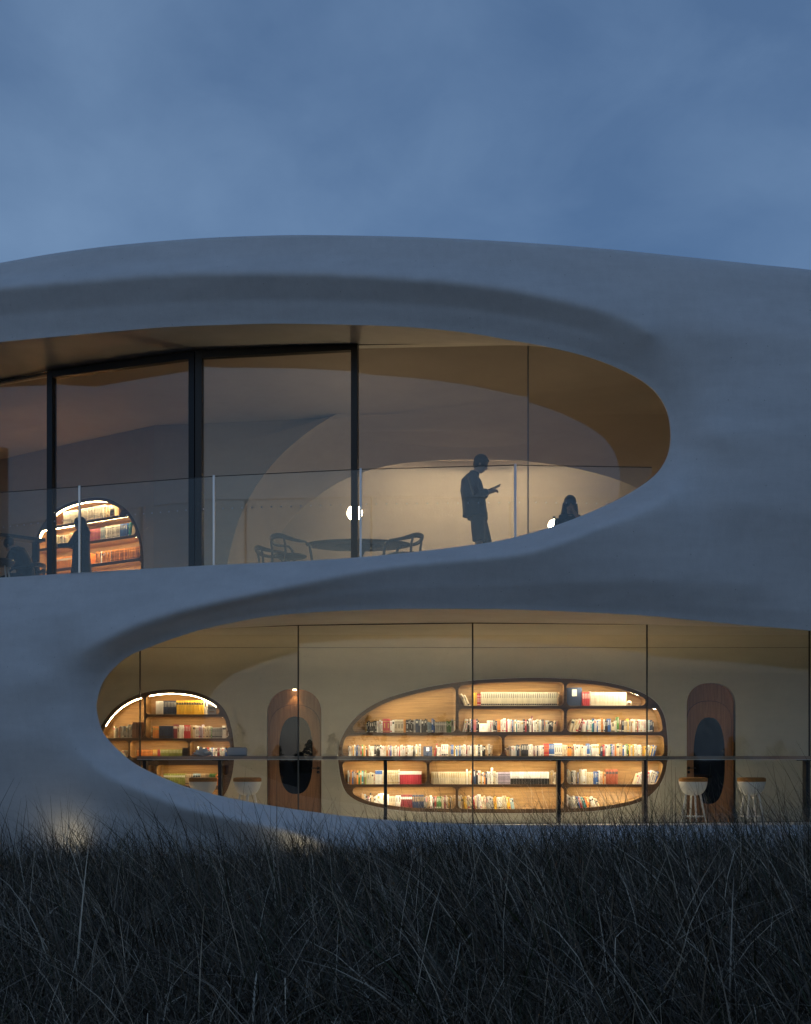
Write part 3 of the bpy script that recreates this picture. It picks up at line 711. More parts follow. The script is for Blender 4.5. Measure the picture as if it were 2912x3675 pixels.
SPEC = {
'A':(1312,'y1x3h43 k2x6h43 d1x6h44 k3x6h45 w1x5h44 s1x4h46 w2x6h48 r2x13h52s w2x7h46 c3x11h49s o1x9h50 k1x9h52 d1x5h50 k3x5h51 s1x7h51 n2x8h52 w1x4h50 k4x6h51 l3x5h40 b2x6h51 s6x7h41s g3x6h45 s1x8h49 w1x6h48'),
'B':(1652,'c2x9h46/-26 gap5 y2x8h50s r2x7h46s i41x6.7h52s e1x5h54/4'),
'C':(2040,'n1x50h67 r4x7h52s s1x4h54 i22x5.8h52s'),
'D':(1662,'w1x7h48/10 s1x6h46/8 k1x6h40 c1x5h49 b1x6h48 w1x4h44 p2x5h46s d1x5h48 k1x5h44 w1x33h36F w2x7h44 w1x6h48 d1x5h50 k1x4h44 n1x5h42 o2x6h47s w2x6h46 w1x7h51 p1x8h40 w2x6h50 w1x4h46 b1x6h44 c1x5h47 w1x5h45 t1x4h46 w3x7h45 k1x6h46 r1x6h45 k1x5h46 d1x5h45 w1x8h54 m1x5h57 w3x5h46 c1x5h47 l1x5h45 w2x5h46 n1x5h47 e1x6h44 s2x6h46/5 k3x5h42/8 e2x6h44/10'),
'E':(2042,'c3x10h52/20 m1x6h50/14 w2x6h48/7 l1x5h47 w2x6h45 t1x4h46 b1x5h48 w2x5h46 b1x5h46 w2x6h48 o1x7h50 s1x4h45 w1x5h46 n1x5h47 k1x5h45 b2x6h50s c1x14h40 w1x5h46 g1x8h54 u1x9h52 n1x9h44 c2x6h47 y1x6h48 w1x6h49 e1x5h46 w2x6h47 c1x9h50 r1x4h44 w4x6h45 s2x5h46 l1x5h45 n2x5h44 k1x5h43'),
'F':(1248,'k1x4h41 w1x6h40 c2x4h40 y1x4h38 w2x4h41 b2x4h42 s1x4h41 l1x4h39 r1x4h40 g1x6h43 o1x6h41 c1x4h40 k1x5h39 o1x5h38 w4x5h41 k1x7h42 d1x5h40 k2x6h43 w4x5h40 c1x4h41 o1x6h42 w1x5h40 r1x4h40 b1x5h39 c2x5h41 w2x4h40 m1x5h39 w1x4h40 r1x4h41 w5x4h42 u1x9h45 w4x5h40 k1x4h40 w2x6h42 c1x6h41 w1x8h44 gap8 n1x33h39F gap6 r1x6h45/10 w3x6h36 w3x8h44s c2x6h40 b2x5h43s y1x4h43 w1x4h40 b1x4h41 l1x4h40 c1x5h41 b1x5h40 w4x5h43 m1x4h40 w3x6h42 b1x7h43 c2x5h42 w2x4h40 d1x9h45 w1x8h45 k2x6h42 e2x5h41 s1x7h45 e2x5h43'),
'G':(1815,'u2x4h36 e2x4h36 s2x4h38 w3x5h41 l1x4h42 n2x6h43 e1x4h44 d1x4h42 k4x6h45s w4x5h43 m1x4h42 w2x5h41 n1x4h42 w4x5h43 r4x4.5h47s b4x5h46s w4x7h48s c3x6h42 o2x7h43s e2x5h42 w3x8h44 c2x6h42 w2x6h43 b2x5h47s l2x5h44 w4x6h45s y1x6h48 n1x8h36 m1x5h42 r1x4h43 l1x4h41 w3x5h42 g1x5h44 b1x5h45 v1x7h42 o1x6h44 c1x10h47 e2x6h47 b1x6h42 w2x5h43 g1x4h46 k1x4h42 y1x4h45 w2x4h41 y1x4h42 w5x5h43 s1x5h41 y2x5h38/7 w2x5h41/9 s1x4h42/10 y1x5h40/11 b1x4h42/12 c1x4h40/12 b1x5h38/13'),
'H':(1247,'l1x5h50 u1x6h50 o1x6h50 b1x5h50 u2x6h49 o1x6h50 g1x7h50 o1x5h50 t1x6h50 u1x6h50 a1x5h48 i5x6h44 j5x5h51s c9x6.5h51s w1x5h51 h12x6.6h49s'),
'I':(1549,'c20x6.4h46s w1x5h52 c2x6h47 o1x6h57/-2 n1x9h56/-3 k1x5h52 w2x5h50 y1x5h48 w2x4h46 o1x5h40 n1x6h48 w3x5h46 w1x7h58 c2x5h47 w2x5h46 v10x4.4h45s z25x5.6h46s e3x6h50 c2x6h44'),
'J':(2037,'s3x5h54/-4 d1x5h50 w2x5h48 e1x5h46 b1x5h47 e1x5h45 w4x6h53 c4x6h45s b3x5h48 n1x4h46 w1x5h48 c2x5h47 o1x5h48 e1x5h47 q4x11h55s gap56 c1x8h44/20 w4x6h46/18 r1x6h46/16 w4x6h50/15 b1x5h47/15'),
'K':(1297,'e2x5h56 l1x6h58 d1x6h50 p1x4h48 w1x4h42 k1x4h56 c2x5h48 w2x6h50 w4x9h56 w1x8h54 c4x6h46s w2x9h49s m6x7h52s n6x7h51s s2x6h46 e2x6h50 w1x5h49 s1x5h44 k1x5h46 r1x8h45 g3x6h45s c2x5h44 m1x7h50 c2x5h46 y1x5h45 k1x4h44 e3x6h48 s3x6h47 c1x5h50'),
'L':(1650,'e2x6h46/-5 y2x6h45/-6 s1x5h44/-6 c2x5h47/-7 k1x4h46/-7 r1x6h52/-7 c1x5h46/-6 v1x4h48/-6 w2x6h54/-5 c3x6h47/-5 s4x6h45/-5 y2x6h45/-6 w3x6h46/-7 c3x5h46/-8 y2x6h47/-8 l2x6h40/-9'),
'M':(2038,'w1x5h54/-3 w3x6h47/-14 s1x6h46/-15 k1x5h44/-15 b1x5h46/-16 r1x6h47/-16 s1x5h46/-17 t1x6h48/-17 k1x5h44/-18 o2x6h46/-18 e1x5h44/-19 w2x7h46/-19 c2x6h42/-20'),
}
for k, (x_, sp) in SPEC.items():
    fill(k, Mm, lx(x_), mcell[k][2]+.002-.012, sp, PPM, WH[k])

# --- small bookcase, ground floor left
o_left = at(600, 2720, WB)
LO = [(348,2700),(352,2640),(372,2590),(410,2543),(460,2508),(520,2486),(600,2475),(680,2480),(740,2498),(788,2528),(818,2572),(833,2630),(840,2690),(838,2750),(828,2800),(808,2848),(775,2885),(720,2912),(640,2922),(540,2918),(450,2898),(390,2850),(360,2780)]
left_out = hull(px_local([tuple(p) for p in spline(LO, 4, True)], o_left, 0, WB))
LC = {'A':(352,517,2480,2649),'B':(524,812,2480,2564),'C':(524,838,2573,2650),'D':(352,461,2659,2720),'E':(467,674,2659,2720),'F':(682,838,2659,2720),
      'G':(352,520,2746,2820),'H':(530,557,2746,2820),'I':(563,790,2746,2820),'J':(798,836,2746,2820),'K':(352,640,2833,2912),'L':(648,820,2833,2912)}
lcell = cellpx(LC, o_left, PPM, 600, 2720)
bookcase('round_bookcase', 'small oval bookcase with bright light strips behind the left curve of the lower opening', o_left, 0, left_out, lcell, .42, .010, M_led_hot, .06, False, ('A', 'B'))
Ml = Matrix.Translation(o_left)
WL = {'A':"left bookcase's arched alcove",'B':"left bookcase's top shelf",'C':"left bookcase's second row",'D':"left bookcase's third row, far left",'E':"left bookcase's third row, middle",'F':"left bookcase's third row, right",'I':"left bookcase's fourth row, middle",'J':"left bookcase's fourth row, right end"}
LS = {'A':(404,'i3x4h41 e3x4h42 s4x6h41 s4x4h47 u6x6h57s'),
'B':(556,'w5x5.5h48s n9x5.2h49s y11x9h50s w2x11h54'),
'C':(541,'k1x4h40 o5x4.5h43s n12x4.4h45s m3x4.5h50s c1x8h45 w2x8h47s r4x6h47s e1x8h47 c1x6h50 w3x5h47 v3x5.5h47 c5x6h46 g1x5h40 s8x4.5h39s w1x14h44 u1x5h43 w1x7h45 m1x6h45'),
'D':(428,'i6x5h26'),'E':(487,'o13x4.5h28s y3x5.5h29s r2x5h29s a16x5h30s k6x3.7h36s'),
'F':(704,'w3x5h38 s2x5h34 w2x5h36 r2x5h37 w1x5h36 b1x8h38 w3x5h37 r1x5h36 m1x4h35 w4x5h36 b3x5h34'),
'I':(584,'a12x6.5h42s e4x7h41s l3x9h42s e4x8h42s g4x5.5h42s o3x5h40'),'J':(802,'o4x5h40/8')}
for k, (x_, sp) in LS.items(): fill(k, Ml, (x_-600)/PPM, lcell[k][2]+.002, sp, PPM, WL[k], .07, .2)

# --- upstairs bookcase, standing back at an angle
o_up = at(330, 2000, 24.4); o_up.z = FLR2
RZU = R(-35)
UO = [(-1.86,.25),(-1.74,.08),(-1.3,.02),(.9,.02),(1.25,.12),(1.42,.5),(1.46,1.05),(1.34,1.55),(1.02,1.98),(.45,2.28),(-.25,2.36),(-1.0,2.27),(-1.52,1.98),(-1.82,1.5),(-1.92,.85)]
up_out = hull([tuple(p) for p in spline(UO, 4, True)])
UC = {'A':[-1.5,.0,1.83,2.4],'A2':[.06,1.3,1.83,2.4],'B':[-1.52,-.42,1.40,1.78],'C':[-.36,1.46,1.40,1.78],'D':[-1.55,.0,.97,1.35],'E':[-.0+.06,1.48,.97,1.35],'F':[-1.55,.5,.54,.92],'G':[.56,1.46,.54,.92],'H':[-1.5,1.4,.12,.49]}
UC = {'A':[-1.8,1.3,1.92,2.4],'B':[-1.9,-.40,1.50,1.865],'C':[-.34,1.6,1.50,1.865],'E':[-1.95,1.6,1.04,1.445],'F':[-1.95,1.6,.56,.98],'G':[-1.7,1.5,.10,.50]}
bookcase('upstairs_bookcase', 'oval bookcase glowing orange at the left end of the upper floor', o_up, RZU, up_out, UC, .42, .020, M_led_amber, .07, False, ('A', 'B'))
Mu = Matrix.Translation(o_up) @ Matrix.Rotation(RZU, 4, 'Z')
UP = 170
WU = {'A':"upstairs bookcase's top shelf",'B':"upstairs bookcase's second row, left",'C':"upstairs bookcase's second row, right",'E':"upstairs bookcase's third row"}
fill('A', Mu, -.95, UC['A'][2]+.002, 'w30x7h46s c4x8h42s', UP, WU['A'], .07, .2)
fill('B', Mu, -1.25, UC['B'][2]+.002, 'i4x8h40 s3x8h38 c5x8h40', UP, WU['B'], .07, .2)
fill('C', Mu, -.16, UC['C'][2]+.002, 'p9x6h42s l3x8h43s w11x6.5h44s b7x5.5h44s t2x5h44 c1x40h42F', UP, WU['C'], .07, .2)
fill('E', Mu, -1.2, UC['E'][2]+.002, 'o26x7h40s gap20 o5x6h41 w1x6h40 o6x7h40 c1x7h41 o20x8h40s', UP, WU['E'], .07, .2)
fill('F', Mu, .3, UC['F'][2]+.002, 'w5x6h30 o4x6h32 c6x6h30', UP, "upstairs bookcase's lowest row", .07, .2)

# ------------------------------------------------------------------ place the books: the 300 largest one by one, the rest as one mass
sets = {}
for b in BOOKS: sets.setdefault(b['sid'], []).append(b) if b['sid'] else None
srt = sorted(BOOKS, key=lambda b: -b['area'])
chosen = set(id(b) for b in srt[:300])
ordw = ['first','second','third','fourth','fifth','sixth','seventh','eighth','ninth','tenth','eleventh','twelfth','thirteenth','fourteenth','fifteenth','sixteenth','seventeenth','eighteenth','nineteenth','twentieth','twenty-first','twenty-second','twenty-third','twenty-fourth','twenty-fifth','twenty-sixth','twenty-seventh','twenty-eighth','twenty-ninth','thirtieth','thirty-first','thirty-second','thirty-third','thirty-fourth','thirty-fifth','thirty-sixth','thirty-seventh','thirty-eighth','thirty-ninth','fortieth']
def bmatrix(b):
    if b['face']:
        return b['M'] @ Matrix.Translation((b['x']+b['w']/2, b['y'], b['z'])) @ Matrix.Rotation(R(-9), 4, 'X') @ Matrix.Diagonal((b['w'], .02, b['h'], 1))
    a = b['a']
    # pivot on the lower corner the book stands on
    ox = b['w'] if a > 0 else 0.0
    return b['M'] @ Matrix.Translation((b['x']+ox*(1/math.cos(a)), b['y'], b['z'])) @ Matrix.Rotation(a, 4, 'Y') @ Matrix.Translation((-ox+b['w']/2, 0, 0)) @ Matrix.Diagonal((b['w'], b['d'], b['h'], 1))
# words for a book
def words(b):
    nm = PAL[b['ch']][0]; sz = ''
    if b['face']: return 'face-out %s book' % nm
    lean = ' leaning' if abs(b['a']) > R(5) else ''
    return (lean.strip()+' '+nm).strip()+' book'
rows = {}
for b in BOOKS: rows.setdefault(b['where'], []).append(b)
cand = {}
for b in BOOKS:
    if b['sid']:
        grp = sets[b['sid']]; j = [q is b for q in grp].index(True); n_ = len(grp)
        pl = 'leftmost' if j == 0 else 'rightmost' if j == n_-1 else ordw[j]+' from the left' if j < n_/2 else ordw[n_-1-j]+' from the right'
        b['label'] = '%s of the %d matching %s volumes, %s' % (pl, n_, PAL[b['ch']][0], b['where'])
        b['group'] = '%s set, %s' % (PAL[b['ch']][0], b['where'])
        continue
    L_, R__ = (PAL[b['L']][0] if b['L'] else None), (PAL[b['R']][0] if b['R'] else None)
    if L_ and R__: near = ('between two %s ones' % L_) if L_ == R__ else 'between %s and %s ones' % (L_, R__)
    elif R__: near = 'at the left end beside a %s one' % R__
    else: near = 'at the right end beside a %s one' % L_
    b['label'] = '%s %s, %s' % (words(b), near, b['where']); b['group'] = 'books on the lit shelves'
    cand.setdefault(b['label'], []).append(b)
for lab, bs in cand.items():
    if len(bs) > 1:
        for b in bs:
            same = [q for q in rows[b['where']] if q['ch'] == b['ch']]
            j = [q is b for q in same].index(True); nmc = PAL[b['ch']][0]
            if j == 0: pl = 'leftmost'
            elif j == len(same)-1: pl = 'rightmost'
            elif j < len(same)/2: pl = ordw[j]+' such from the left'
            else: pl = ordw[len(same)-1-j]+' such from the right'
            b['label'] = '%s book, %s, %s' % (nmc, pl, b['where']) if 'most' not in pl else '%s %s book, %s' % (pl, nmc, b['where'])
seen = {}
for b in BOOKS:
    if not b['sid'] and b['label'] in seen and seen[b['label']] != b['sid']: b['label'] = 'slim '+b['label']
    seen[b['label']] = b['sid']
for b in BOOKS:
    if len(b['label'].split()) > 16: b['label'] = b['label'].replace('between two black and white ones', 'between two-tone ones')
    if len(b['label'].split()) > 16: b['label'] = b['label'].replace('black and white', 'two-tone').replace('red and white', 'half-red').replace(' beside a ', ' by a ').replace('leaning ', '')
# two sets of one colour on one shelf tell apart by height
byl = {}
for b in BOOKS:
    if b['sid']: byl.setdefault(b['label'], set()).add(b['sid'])
rest = {}
for b in BOOKS:
    if id(b) in chosen:
        o = link('book', book_mesh(b['ch'], b['style'], b['lab'], b['k'])); o.matrix_world = bmatrix(b)
        tag(o, b['label'], 'book', b['group'])
    else: rest.setdefault((b['ch'], b['style'], b['lab'], b['k']), []).append(b)
vs_, fs_, mis_, mats_ = [], [], [], []
for key, bs in rest.items():
    me = book_mesh(*key); loc = []
    for m in me.materials:
        if m not in mats_: mats_.append(m)
        loc.append(mats_.index(m))
    bv = [v_.co.copy() for v_ in me.vertices]; bf = [tuple(p.vertices) for p in me.polygons]; bmi = [loc[p.material_index] for p in me.polygons]
    for b in bs:
        k0 = len(vs_); Mx = bmatrix(b); vs_ += [tuple(Mx @ c) for c in bv]; fs_ += [tuple(i+k0 for i in q) for q in bf]; mis_ += bmi
tag(link('remaining_books', mesh_from('remaining_books', vs_, fs_, False, mats_, mis_)), 'smaller books filling the rest of the lit shelves', 'books', None, 'stuff')

# ------------------------------------------------------------------ ground floor wall with its openings, doors
def stadium(x0, x1, z0, z1, n=18, sq=2.3):
    "arch: straight sides below, squarish round top"
    r = (x1-x0)/2; cx_ = (x0+x1)/2; rz_ = r*.92; P = [(x0, z0)]
    P = [(x1, z0)]
    for i in range(n+1):
        t = math.pi*i/n; c, s_ = math.cos(t), math.sin(t)
        P.append((cx_+r*math.copysign(abs(c)**(2/sq), c), z1-rz_+rz_*abs(s_)**(2/sq)))
    P.append((x0, z0)); return P
def oval(x0, x1, z0, z1, n=36, sq=2.6):
    cx_, cz_, a, b = (x0+x1)/2, (z0+z1)/2, (x1-x0)/2, (z1-z0)/2
    return [(cx_+a*math.copysign(abs(math.cos(t))**(2/sq), math.cos(t)), cz_+b*math.copysign(abs(math.sin(t))**(2/sq), math.sin(t))) for t in [2*math.pi*i/n for i in range(n)]]
def wx(px, Y=WB): return (px-CX)*Y/FOC
def wz(py, Y=WB): return ZC+(HY-py)*Y/FOC
DOORS = [(959, 1154, 2472, 2529, 998, 1121, 2571, 2851, 'r'), (2466, 2641, 2451, 2515, 2497, 2611, 2574, 2887, 'l')]
holes = []
mo = [(a+o_main.x, b+o_main.z) for a, b in grow(main_out, .004)]; lo = [(a+o_left.x, b+o_left.z) for a, b in grow(left_out, .004)]
for d in DOORS: holes.append(stadium(wx(d[0]), wx(d[1]), FLR1+.002, wz(d[2])))
zj = wz(2590)
wp = plate('lower_wall', [(-12, FLR1), (12, FLR1), (12, CEIL1-.60), (-12, CEIL1-.60)], [mo, lo]+holes, .12, M_wall)
wp.location = (0, WB, 0); bobj(wp)
for i, d in enumerate(DOORS):
    P = stadium(wx(d[0])-.0, wx(d[1])+.0, FLR1+.002, wz(d[2]))
    # lining of the recess
    n = len(P); rec = .17
    lining = mesh_from('door_surround', [(p[0], WB+.004, p[1]) for p in P]+[(p[0], WB+rec, p[1]) for p in P]+[(p[0], WB+rec, p[1]) for p in P],
        [(k, k+1, n+k+1, n+k) for k in range(n-1)]+[tuple(range(2*n, 3*n))], False)
    door = bpart('door', lining, M_door)
    leaf = stadium(wx(d[0])+.035, wx(d[1])-.035, FLR1+.012, wz(d[3]))
    gap = plate('shadow_gap', [(a, b) for a, b in stadium(wx(d[0])+.029, wx(d[1])-.029, FLR1+.004, wz(d[3])+.006)], [], .004, M_black, door); gap.location = (0, WB+rec-.006, 0)
    ov = oval(wx(d[4]), wx(d[5]), wz(d[7]), wz(d[6]))
    lf = plate('door_leaf', leaf, [ov], .012, M_door, door, .002); lf.location = (0, WB+rec-.020, 0)
    pn = plate('door_pane', [(a, b) for a, b in grow(ov, .003)], [], .005, M_doorglass, door); pn.location = (0, WB+rec-.013, 0)
    hx = wx(d[1])-.07 if d[8] == 'r' else wx(d[0])+.07; sg = -1 if d[8] == 'r' else 1
    hb = MB(); yh = WB+rec-.020
    hz = wz(2757)
    hb.tube([(hx, yh, hz), (hx, yh-.012, hz)], .028, 16); hb.tube([(hx, yh-.01, hz), (hx, yh-.05, hz), (hx+sg*.03, yh-.055, hz), (hx+sg*.12, yh-.055, hz)], .009, 8)
    hb.build('door_handle', M_black, door, True)
    lb = MB(); lb.tube([(hx, yh, hz-.075), (hx, yh-.010, hz-.075)], .026, 16); lb.build('door_lock', M_steel if 0 else M_black, door, True)
    if d[8] == 'r':
        # the little downlight above the left door
        xl = (wx(d[0])+wx(d[1]))/2
        MB().tube([(xl, WB+.085, wz(d[2])-.004), (xl, WB+.085, wz(d[2])-.03)], .032, 16).build('door_downlight', mat('downlight_glow', (1, .9, .7), .5, emit=(1, .72, .42), estr=14), door, True)
        ld = bpy.data.lights.new('door_spot', 'SPOT'); lo_ = bpy.data.objects.new('door_spot', ld); COL.objects.link(lo_)
        ld.energy = 4.5; ld.color = (1, .68, .36); ld.spot_size = R(75); ld.spot_blend = .45; ld.shadow_soft_size = .02
        lo_.location = (xl, WB+.085, wz(d[2])-.04); lo_.rotation_euler = (R(10), 0, 0)
# horizontal casting joints in the plaster
for zz, y_ in ((2.66, None),):
    pass
bobj(MB().tube([(-12, 22.094, 3.078), (12, 22.094, 3.078)], .003, 4).build('wall_joint', M_joint))

# ------------------------------------------------------------------ window walls
def pane(name, a, b, ya, yb, z0, z1, th, m, gapx=.006):
    d = Vector((b-a, yb-ya, 0)); L = d.length; d /= L; n = Vector((d.y, -d.x, 0)); p = Vector((a, ya, 0))+d*gapx; q = Vector((b, yb, 0))-d*gapx
    v = [p+n*th/2, q+n*th/2, q-n*th/2, p-n*th/2]
    vv = [(c.x, c.y, z0) for c in v]+[(c.x, c.y, z1) for c in v]
    return bpart(name, mesh_from(name, vv, [(0,1,2,3),(7,6,5,4),(0,4,5,1),(1,5,6,2),(2,6,7,3),(3,7,4,0)]), m)
# ground floor: frameless panes with slim silicone joints
def gx_at(px, GP):
    # plan position where the sight line of a column meets the glass curve
    s_ = (px-CX)/FOC
    for i in range(len(GP)-1):
        (x0, y0), (x1, y1) = GP[i], GP[i+1]
        den = (x1-x0)-s_*(y1-y0)
        t = (s_*y0-x0)/den
        if -1e-6 <= t <= 1+1e-6: return x0+t*(x1-x0), y0+t*(y1-y0)
low_j = [gx_at(px, GL) for px in (-150, 503, 1071, 1697, 2323, 2906)]+[(8.6, 20.5)]
M_thread = mat('sill_track', (.10, .10, .10), .4, .5)
for (x0, y0), (x1, y1) in zip(low_j[:-1], low_j[1:]): pane('lower_pane', x0, x1, y0, y1, .05, CEIL1+.02, .020, M_glass_low)
for x, y in low_j[1:-1]:
    bobj(MB().box(x-.011, x+.011, y-.013, y+.013, .04, CEIL1+.02).build('glass_joint', M_joint))
for (x0, y0), (x1, y1) in zip(low_j[:-1], low_j[1:]):
    o = MB().tube([(x0, y0, .035), (x1, y1, .035)], .03, 4).build('sill_track', M_thread); bobj(o)
    o = MB().tube([(x0, y0, CEIL1-.004), (x1, y1, CEIL1-.004)], .016, 4).build('head_track', M_thread); bobj(o)
# upper floor: two framed sliding doors between frameless panes
up_j = [gx_at(px, GU) for px in (-600, 176, 705, 1287, 1896)]+[(5.6, 18.9)]
def ypl(px): return gx_at(px, GU)
for i, ((x0, y0), (x1, y1)) in enumerate(zip(up_j[:-1], up_j[1:])):
    if i in (1, 2): continue
    pane('upper_pane', x0, x1, y0, y1, FLR2+.01, CEIL2+.01, .022, M_glass)
x, y = up_j[4]
bobj(MB().box(x-.010, x+.010, y-.013, y+.013, FLR2, CEIL2).build('glass_joint', mat('clear_joint', (.16, .19, .23), .3)))
for i in (0, 3, 4):
    (x0, y0), (x1, y1) = up_j[i], up_j[i+1]
    bobj(MB().tube([(x0, y0, CEIL2-.012), (x1, y1, CEIL2-.012)], .022, 4).build('head_track', M_thread))
def slide(i, side):
    (x0, y0), (x1, y1) = up_j[i], up_j[i+1]; d = Vector((x1-x0, y1-y0, 0)); L = d.length; ang = math.atan2(d.y, d.x)
    Mx = Matrix.Translation((x0, y0, 0)) @ Matrix.Rotation(ang, 4, 'Z')
    fr = MB(); w = .105
    fr.box(0, w, -.06, .06, FLR2, CEIL2-.003, M=Mx); fr.box(L-w, L-.004, -.06, .06, FLR2, CEIL2-.003, M=Mx)
    fr.box(w, L-w, -.055, .055, CEIL2-.115, CEIL2-.003, M=Mx); fr.box(w, L-w, -.055, .055, FLR2, FLR2+.07, M=Mx)
    root = bobj(fr.build('sliding_door', M_black))
    v = [Mx @ Vector(p) for p in ((w, -.012, FLR2+.07), (L-w, -.012, FLR2+.07), (L-w, .012, FLR2+.07), (w, .012, FLR2+.07), (w, -.012, CEIL2-.115), (L-w, -.012, CEIL2-.115), (L-w, .012, CEIL2-.115), (w, .012, CEIL2-.115))]
    Wm = Matrix.Translation((0, -17, 0))
    p = link('door_pane', mesh_from('door_pane', v, [(0,1,5,4),(2,3,7,6),(3,2,1,0),(4,5,6,7),(1,2,6,5),(3,0,4,7)]), M_glass, None); p.parent = root; p.matrix_parent_inverse = Matrix.Identity(4)
    hx = L-.055 if side == 'r' else .055
    h = MB().bevbox(hx-.013, hx+.013, -.068, -.058, FLR2+1.02, FLR2+1.15, .003, M=Mx).build('pull_handle', mat('handle_recess', (.004, .004, .005), .3)); h.parent = root
slide(1, 'r'); slide(2, 'l')
# frosted safety dots on the upper panes
dm = MB()
for i, ((x0, y0), (x1, y1)) in enumerate(zip(up_j[:-1], up_j[1:])):
    d = Vector((x1-x0, y1-y0, 0)); L = d.length; d /= L; nrm = Vector((d.y, -d.x, 0)); k = int((L-.24)/.155)
    for j in range(k+1):
        c = Vector((x0, y0, 0))+d*(.12+j*.155)+nrm*.0145
        if i == 0 and j < k-12: continue
        dots = MB(); zc_ = FLR2+1.06
        ring = [c+d*(.0125*math.cos(t))+Vector((0, 0, zc_+.0125*math.sin(t))) for t in [2*math.pi*q/10 for q in range(10)]]
        n0 = len(dm.v); dm.v += [tuple(p) for p in ring]+[tuple(p-nrm*.0015) for p in ring]
        dm.f.append(tuple(n0+q for q in range(10))); dm.mi.append(0)
        for q in range(10): dm.f.append((n0+q, n0+10+q, n0+10+(q+1) % 10, n0+(q+1) % 10)); dm.mi.append(0)
o = bobj(dm.build('frosted_dots', M_frost)); o['kind'] = 'stuff'

# ------------------------------------------------------------------ glass balustrade
BP = [(-700, 21.0), (0, 19.34), (286, 18.92), (768, 18.22), (1295, 17.78), (1850, 17.52), (2340, 17.66)]
bpts = [((px-CX)*Y/FOC, Y) for px, Y in BP]
BAL = empty('glass_balustrade', (0, 17.8, FLR2), 0, 'frameless glass balustrade with slim steel posts along the upper terrace', 'railing')
Bi = Matrix.Translation((0, -17.8, -FLR2)); TOPB = 5.262
for i in range(len(bpts)-1):
    (x0, y0), (x1, y1) = bpts[i], bpts[i+1]
    if i == 0: x0, y0 = bpts[0]
    if BP[i][0] == 0: pass
    d = Vector((x1-x0, y1-y0, 0)); L = d.length; d /= L; n = Vector((d.y, -d.x, 0)); th = .017; g_ = .012
    p = Vector((x0, y0, 0))+d*g_; q = Vector((x1, y1, 0))-d*(g_ if i < len(bpts)-2 else 0)
    v = [p+n*th/2, q+n*th/2, q-n*th/2, p-n*th/2]; z0 = FLR2-.1
    if i == len(bpts)-2: z0 = FLR2+.2
    me = mesh_from('balustrade_pane', [(c.x, c.y-17.8, z0-FLR2) for c in v]+[(c.x, c.y-17.8, TOPB-FLR2) for c in v], [(0,1,2,3),(7,6,5,4),(0,4,5,1),(1,5,6,2),(2,6,7,3),(3,7,4,0)])
    link('balustrade_pane', me, M_bal, BAL)
    # thin dark upper edge of the laminated glass
    link('glass_edge', MB().tube([(p.x, p.y-17.8, TOPB-FLR2+.004), (q.x, q.y-17.8, TOPB-FLR2+.004)], .0065, 6).mesh('glass_edge', M_joint), None, BAL)
for (x, y), (px, _) in zip(bpts[2:-1], BP[2:-1]):
    MB().bevbox(x-.016, x+.016, y-17.8-.022, y-17.8+.022, -.1, TOPB-FLR2+.02, .004).build('post', M_steel, BAL)

# ------------------------------------------------------------------ upper room: vault, lit niche, angled wall
def arch_px(pts, Y): return [at(a*s17, b*s17, Y) for a, b in spline(pts, 8)]
YO, YI, YBK = 22.6, 25.6, 27.2
outer = arch_px([(470,1260),(480,1180),(505,1090),(545,1015),(600,950),(680,888),(760,853),(870,838),(1000,834),(1200,838),(1420,870),(1560,960),(1640,1100),(1660,1260)], YO)
inner = arch_px([(560,1260),(572,1160),(600,1110),(645,1062),(720,1012),(800,984),(880,972),(1000,967),(1120,972),(1230,990),(1330,1022),(1400,1070),(1450,1140),(1470,1260)], YI)
for P in (outer, inner):
    for p in P: p.z = min(p.z, CEIL2-.004) if P is outer else p.z
n = len(outer); v = []; f = []; K = 10
for j in range(K+1):
    t = j/K; e = t
    for a, b in zip(outer, inner):
        p = a.lerp(b, e); bul = math.sin(t*math.pi)*.18
        c = Vector((1.5, p.y, 4.5)); r_ = (p-c); r_.y = 0
        p = p+r_.normalized()*bul
        p.z = min(p.z, CEIL2-.003+.0*j) if t < .5 else p.z
        v.append(p)
for j in range(K):
    for i in range(n-1): f.append((j*n+i, j*n+i+1, (j+1)*n+i+1, (j+1)*n+i))
bpart('vault', mesh_from('vault', v, f, True), M_wall2)
# the back wall the inner arch frames, and the hidden light cove above it
z_in = max(p.z for p in inner)
v = []; f = []; NB = 24
for i in range(NB+1):
    a = math.pi*i/NB; x = 1.0-7.4*math.cos(a); y = YBK-1.3+1.5*math.sin(a)**.8
    v += [(x, y, FLR2), (x, y, z_in+1.2)]
for i in range(NB): f.append((2*i, 2*i+2, 2*i+3, 2*i+1))
bpart('niche_wall', mesh_from('niche_wall', v, f, True), M_wall2)
quad('niche_ceiling', [(-9, 25.3, z_in+.55), (11, 25.3, z_in+.55), (11, 29, z_in+.55), (-9, 29, z_in+.55)], M_wall2)
# front face around the inner arch (upwards, hides the cove)
v = [tuple(p) for p in inner]+[(p.x, p.y+.02, max(p.z, FLR2)+1.6) for p in inner]; n2 = len(inner)
bpart('cove_front', mesh_from('cove_front', v, [(i, i+1, n2+i+1, n2+i) for i in range(n2-1)], True), M_wall2)
lv = MB(); cpts = [p for p in inner if p.z > z_in-.22]
lv.tube([(p.x, p.y+.16, p.z+.10) for p in cpts], .018, 6)
bobj(lv.build('cove_light', mat('cove_glow', (1, .9, .7), .5, emit=(1.0, .76, .46), estr=150)))
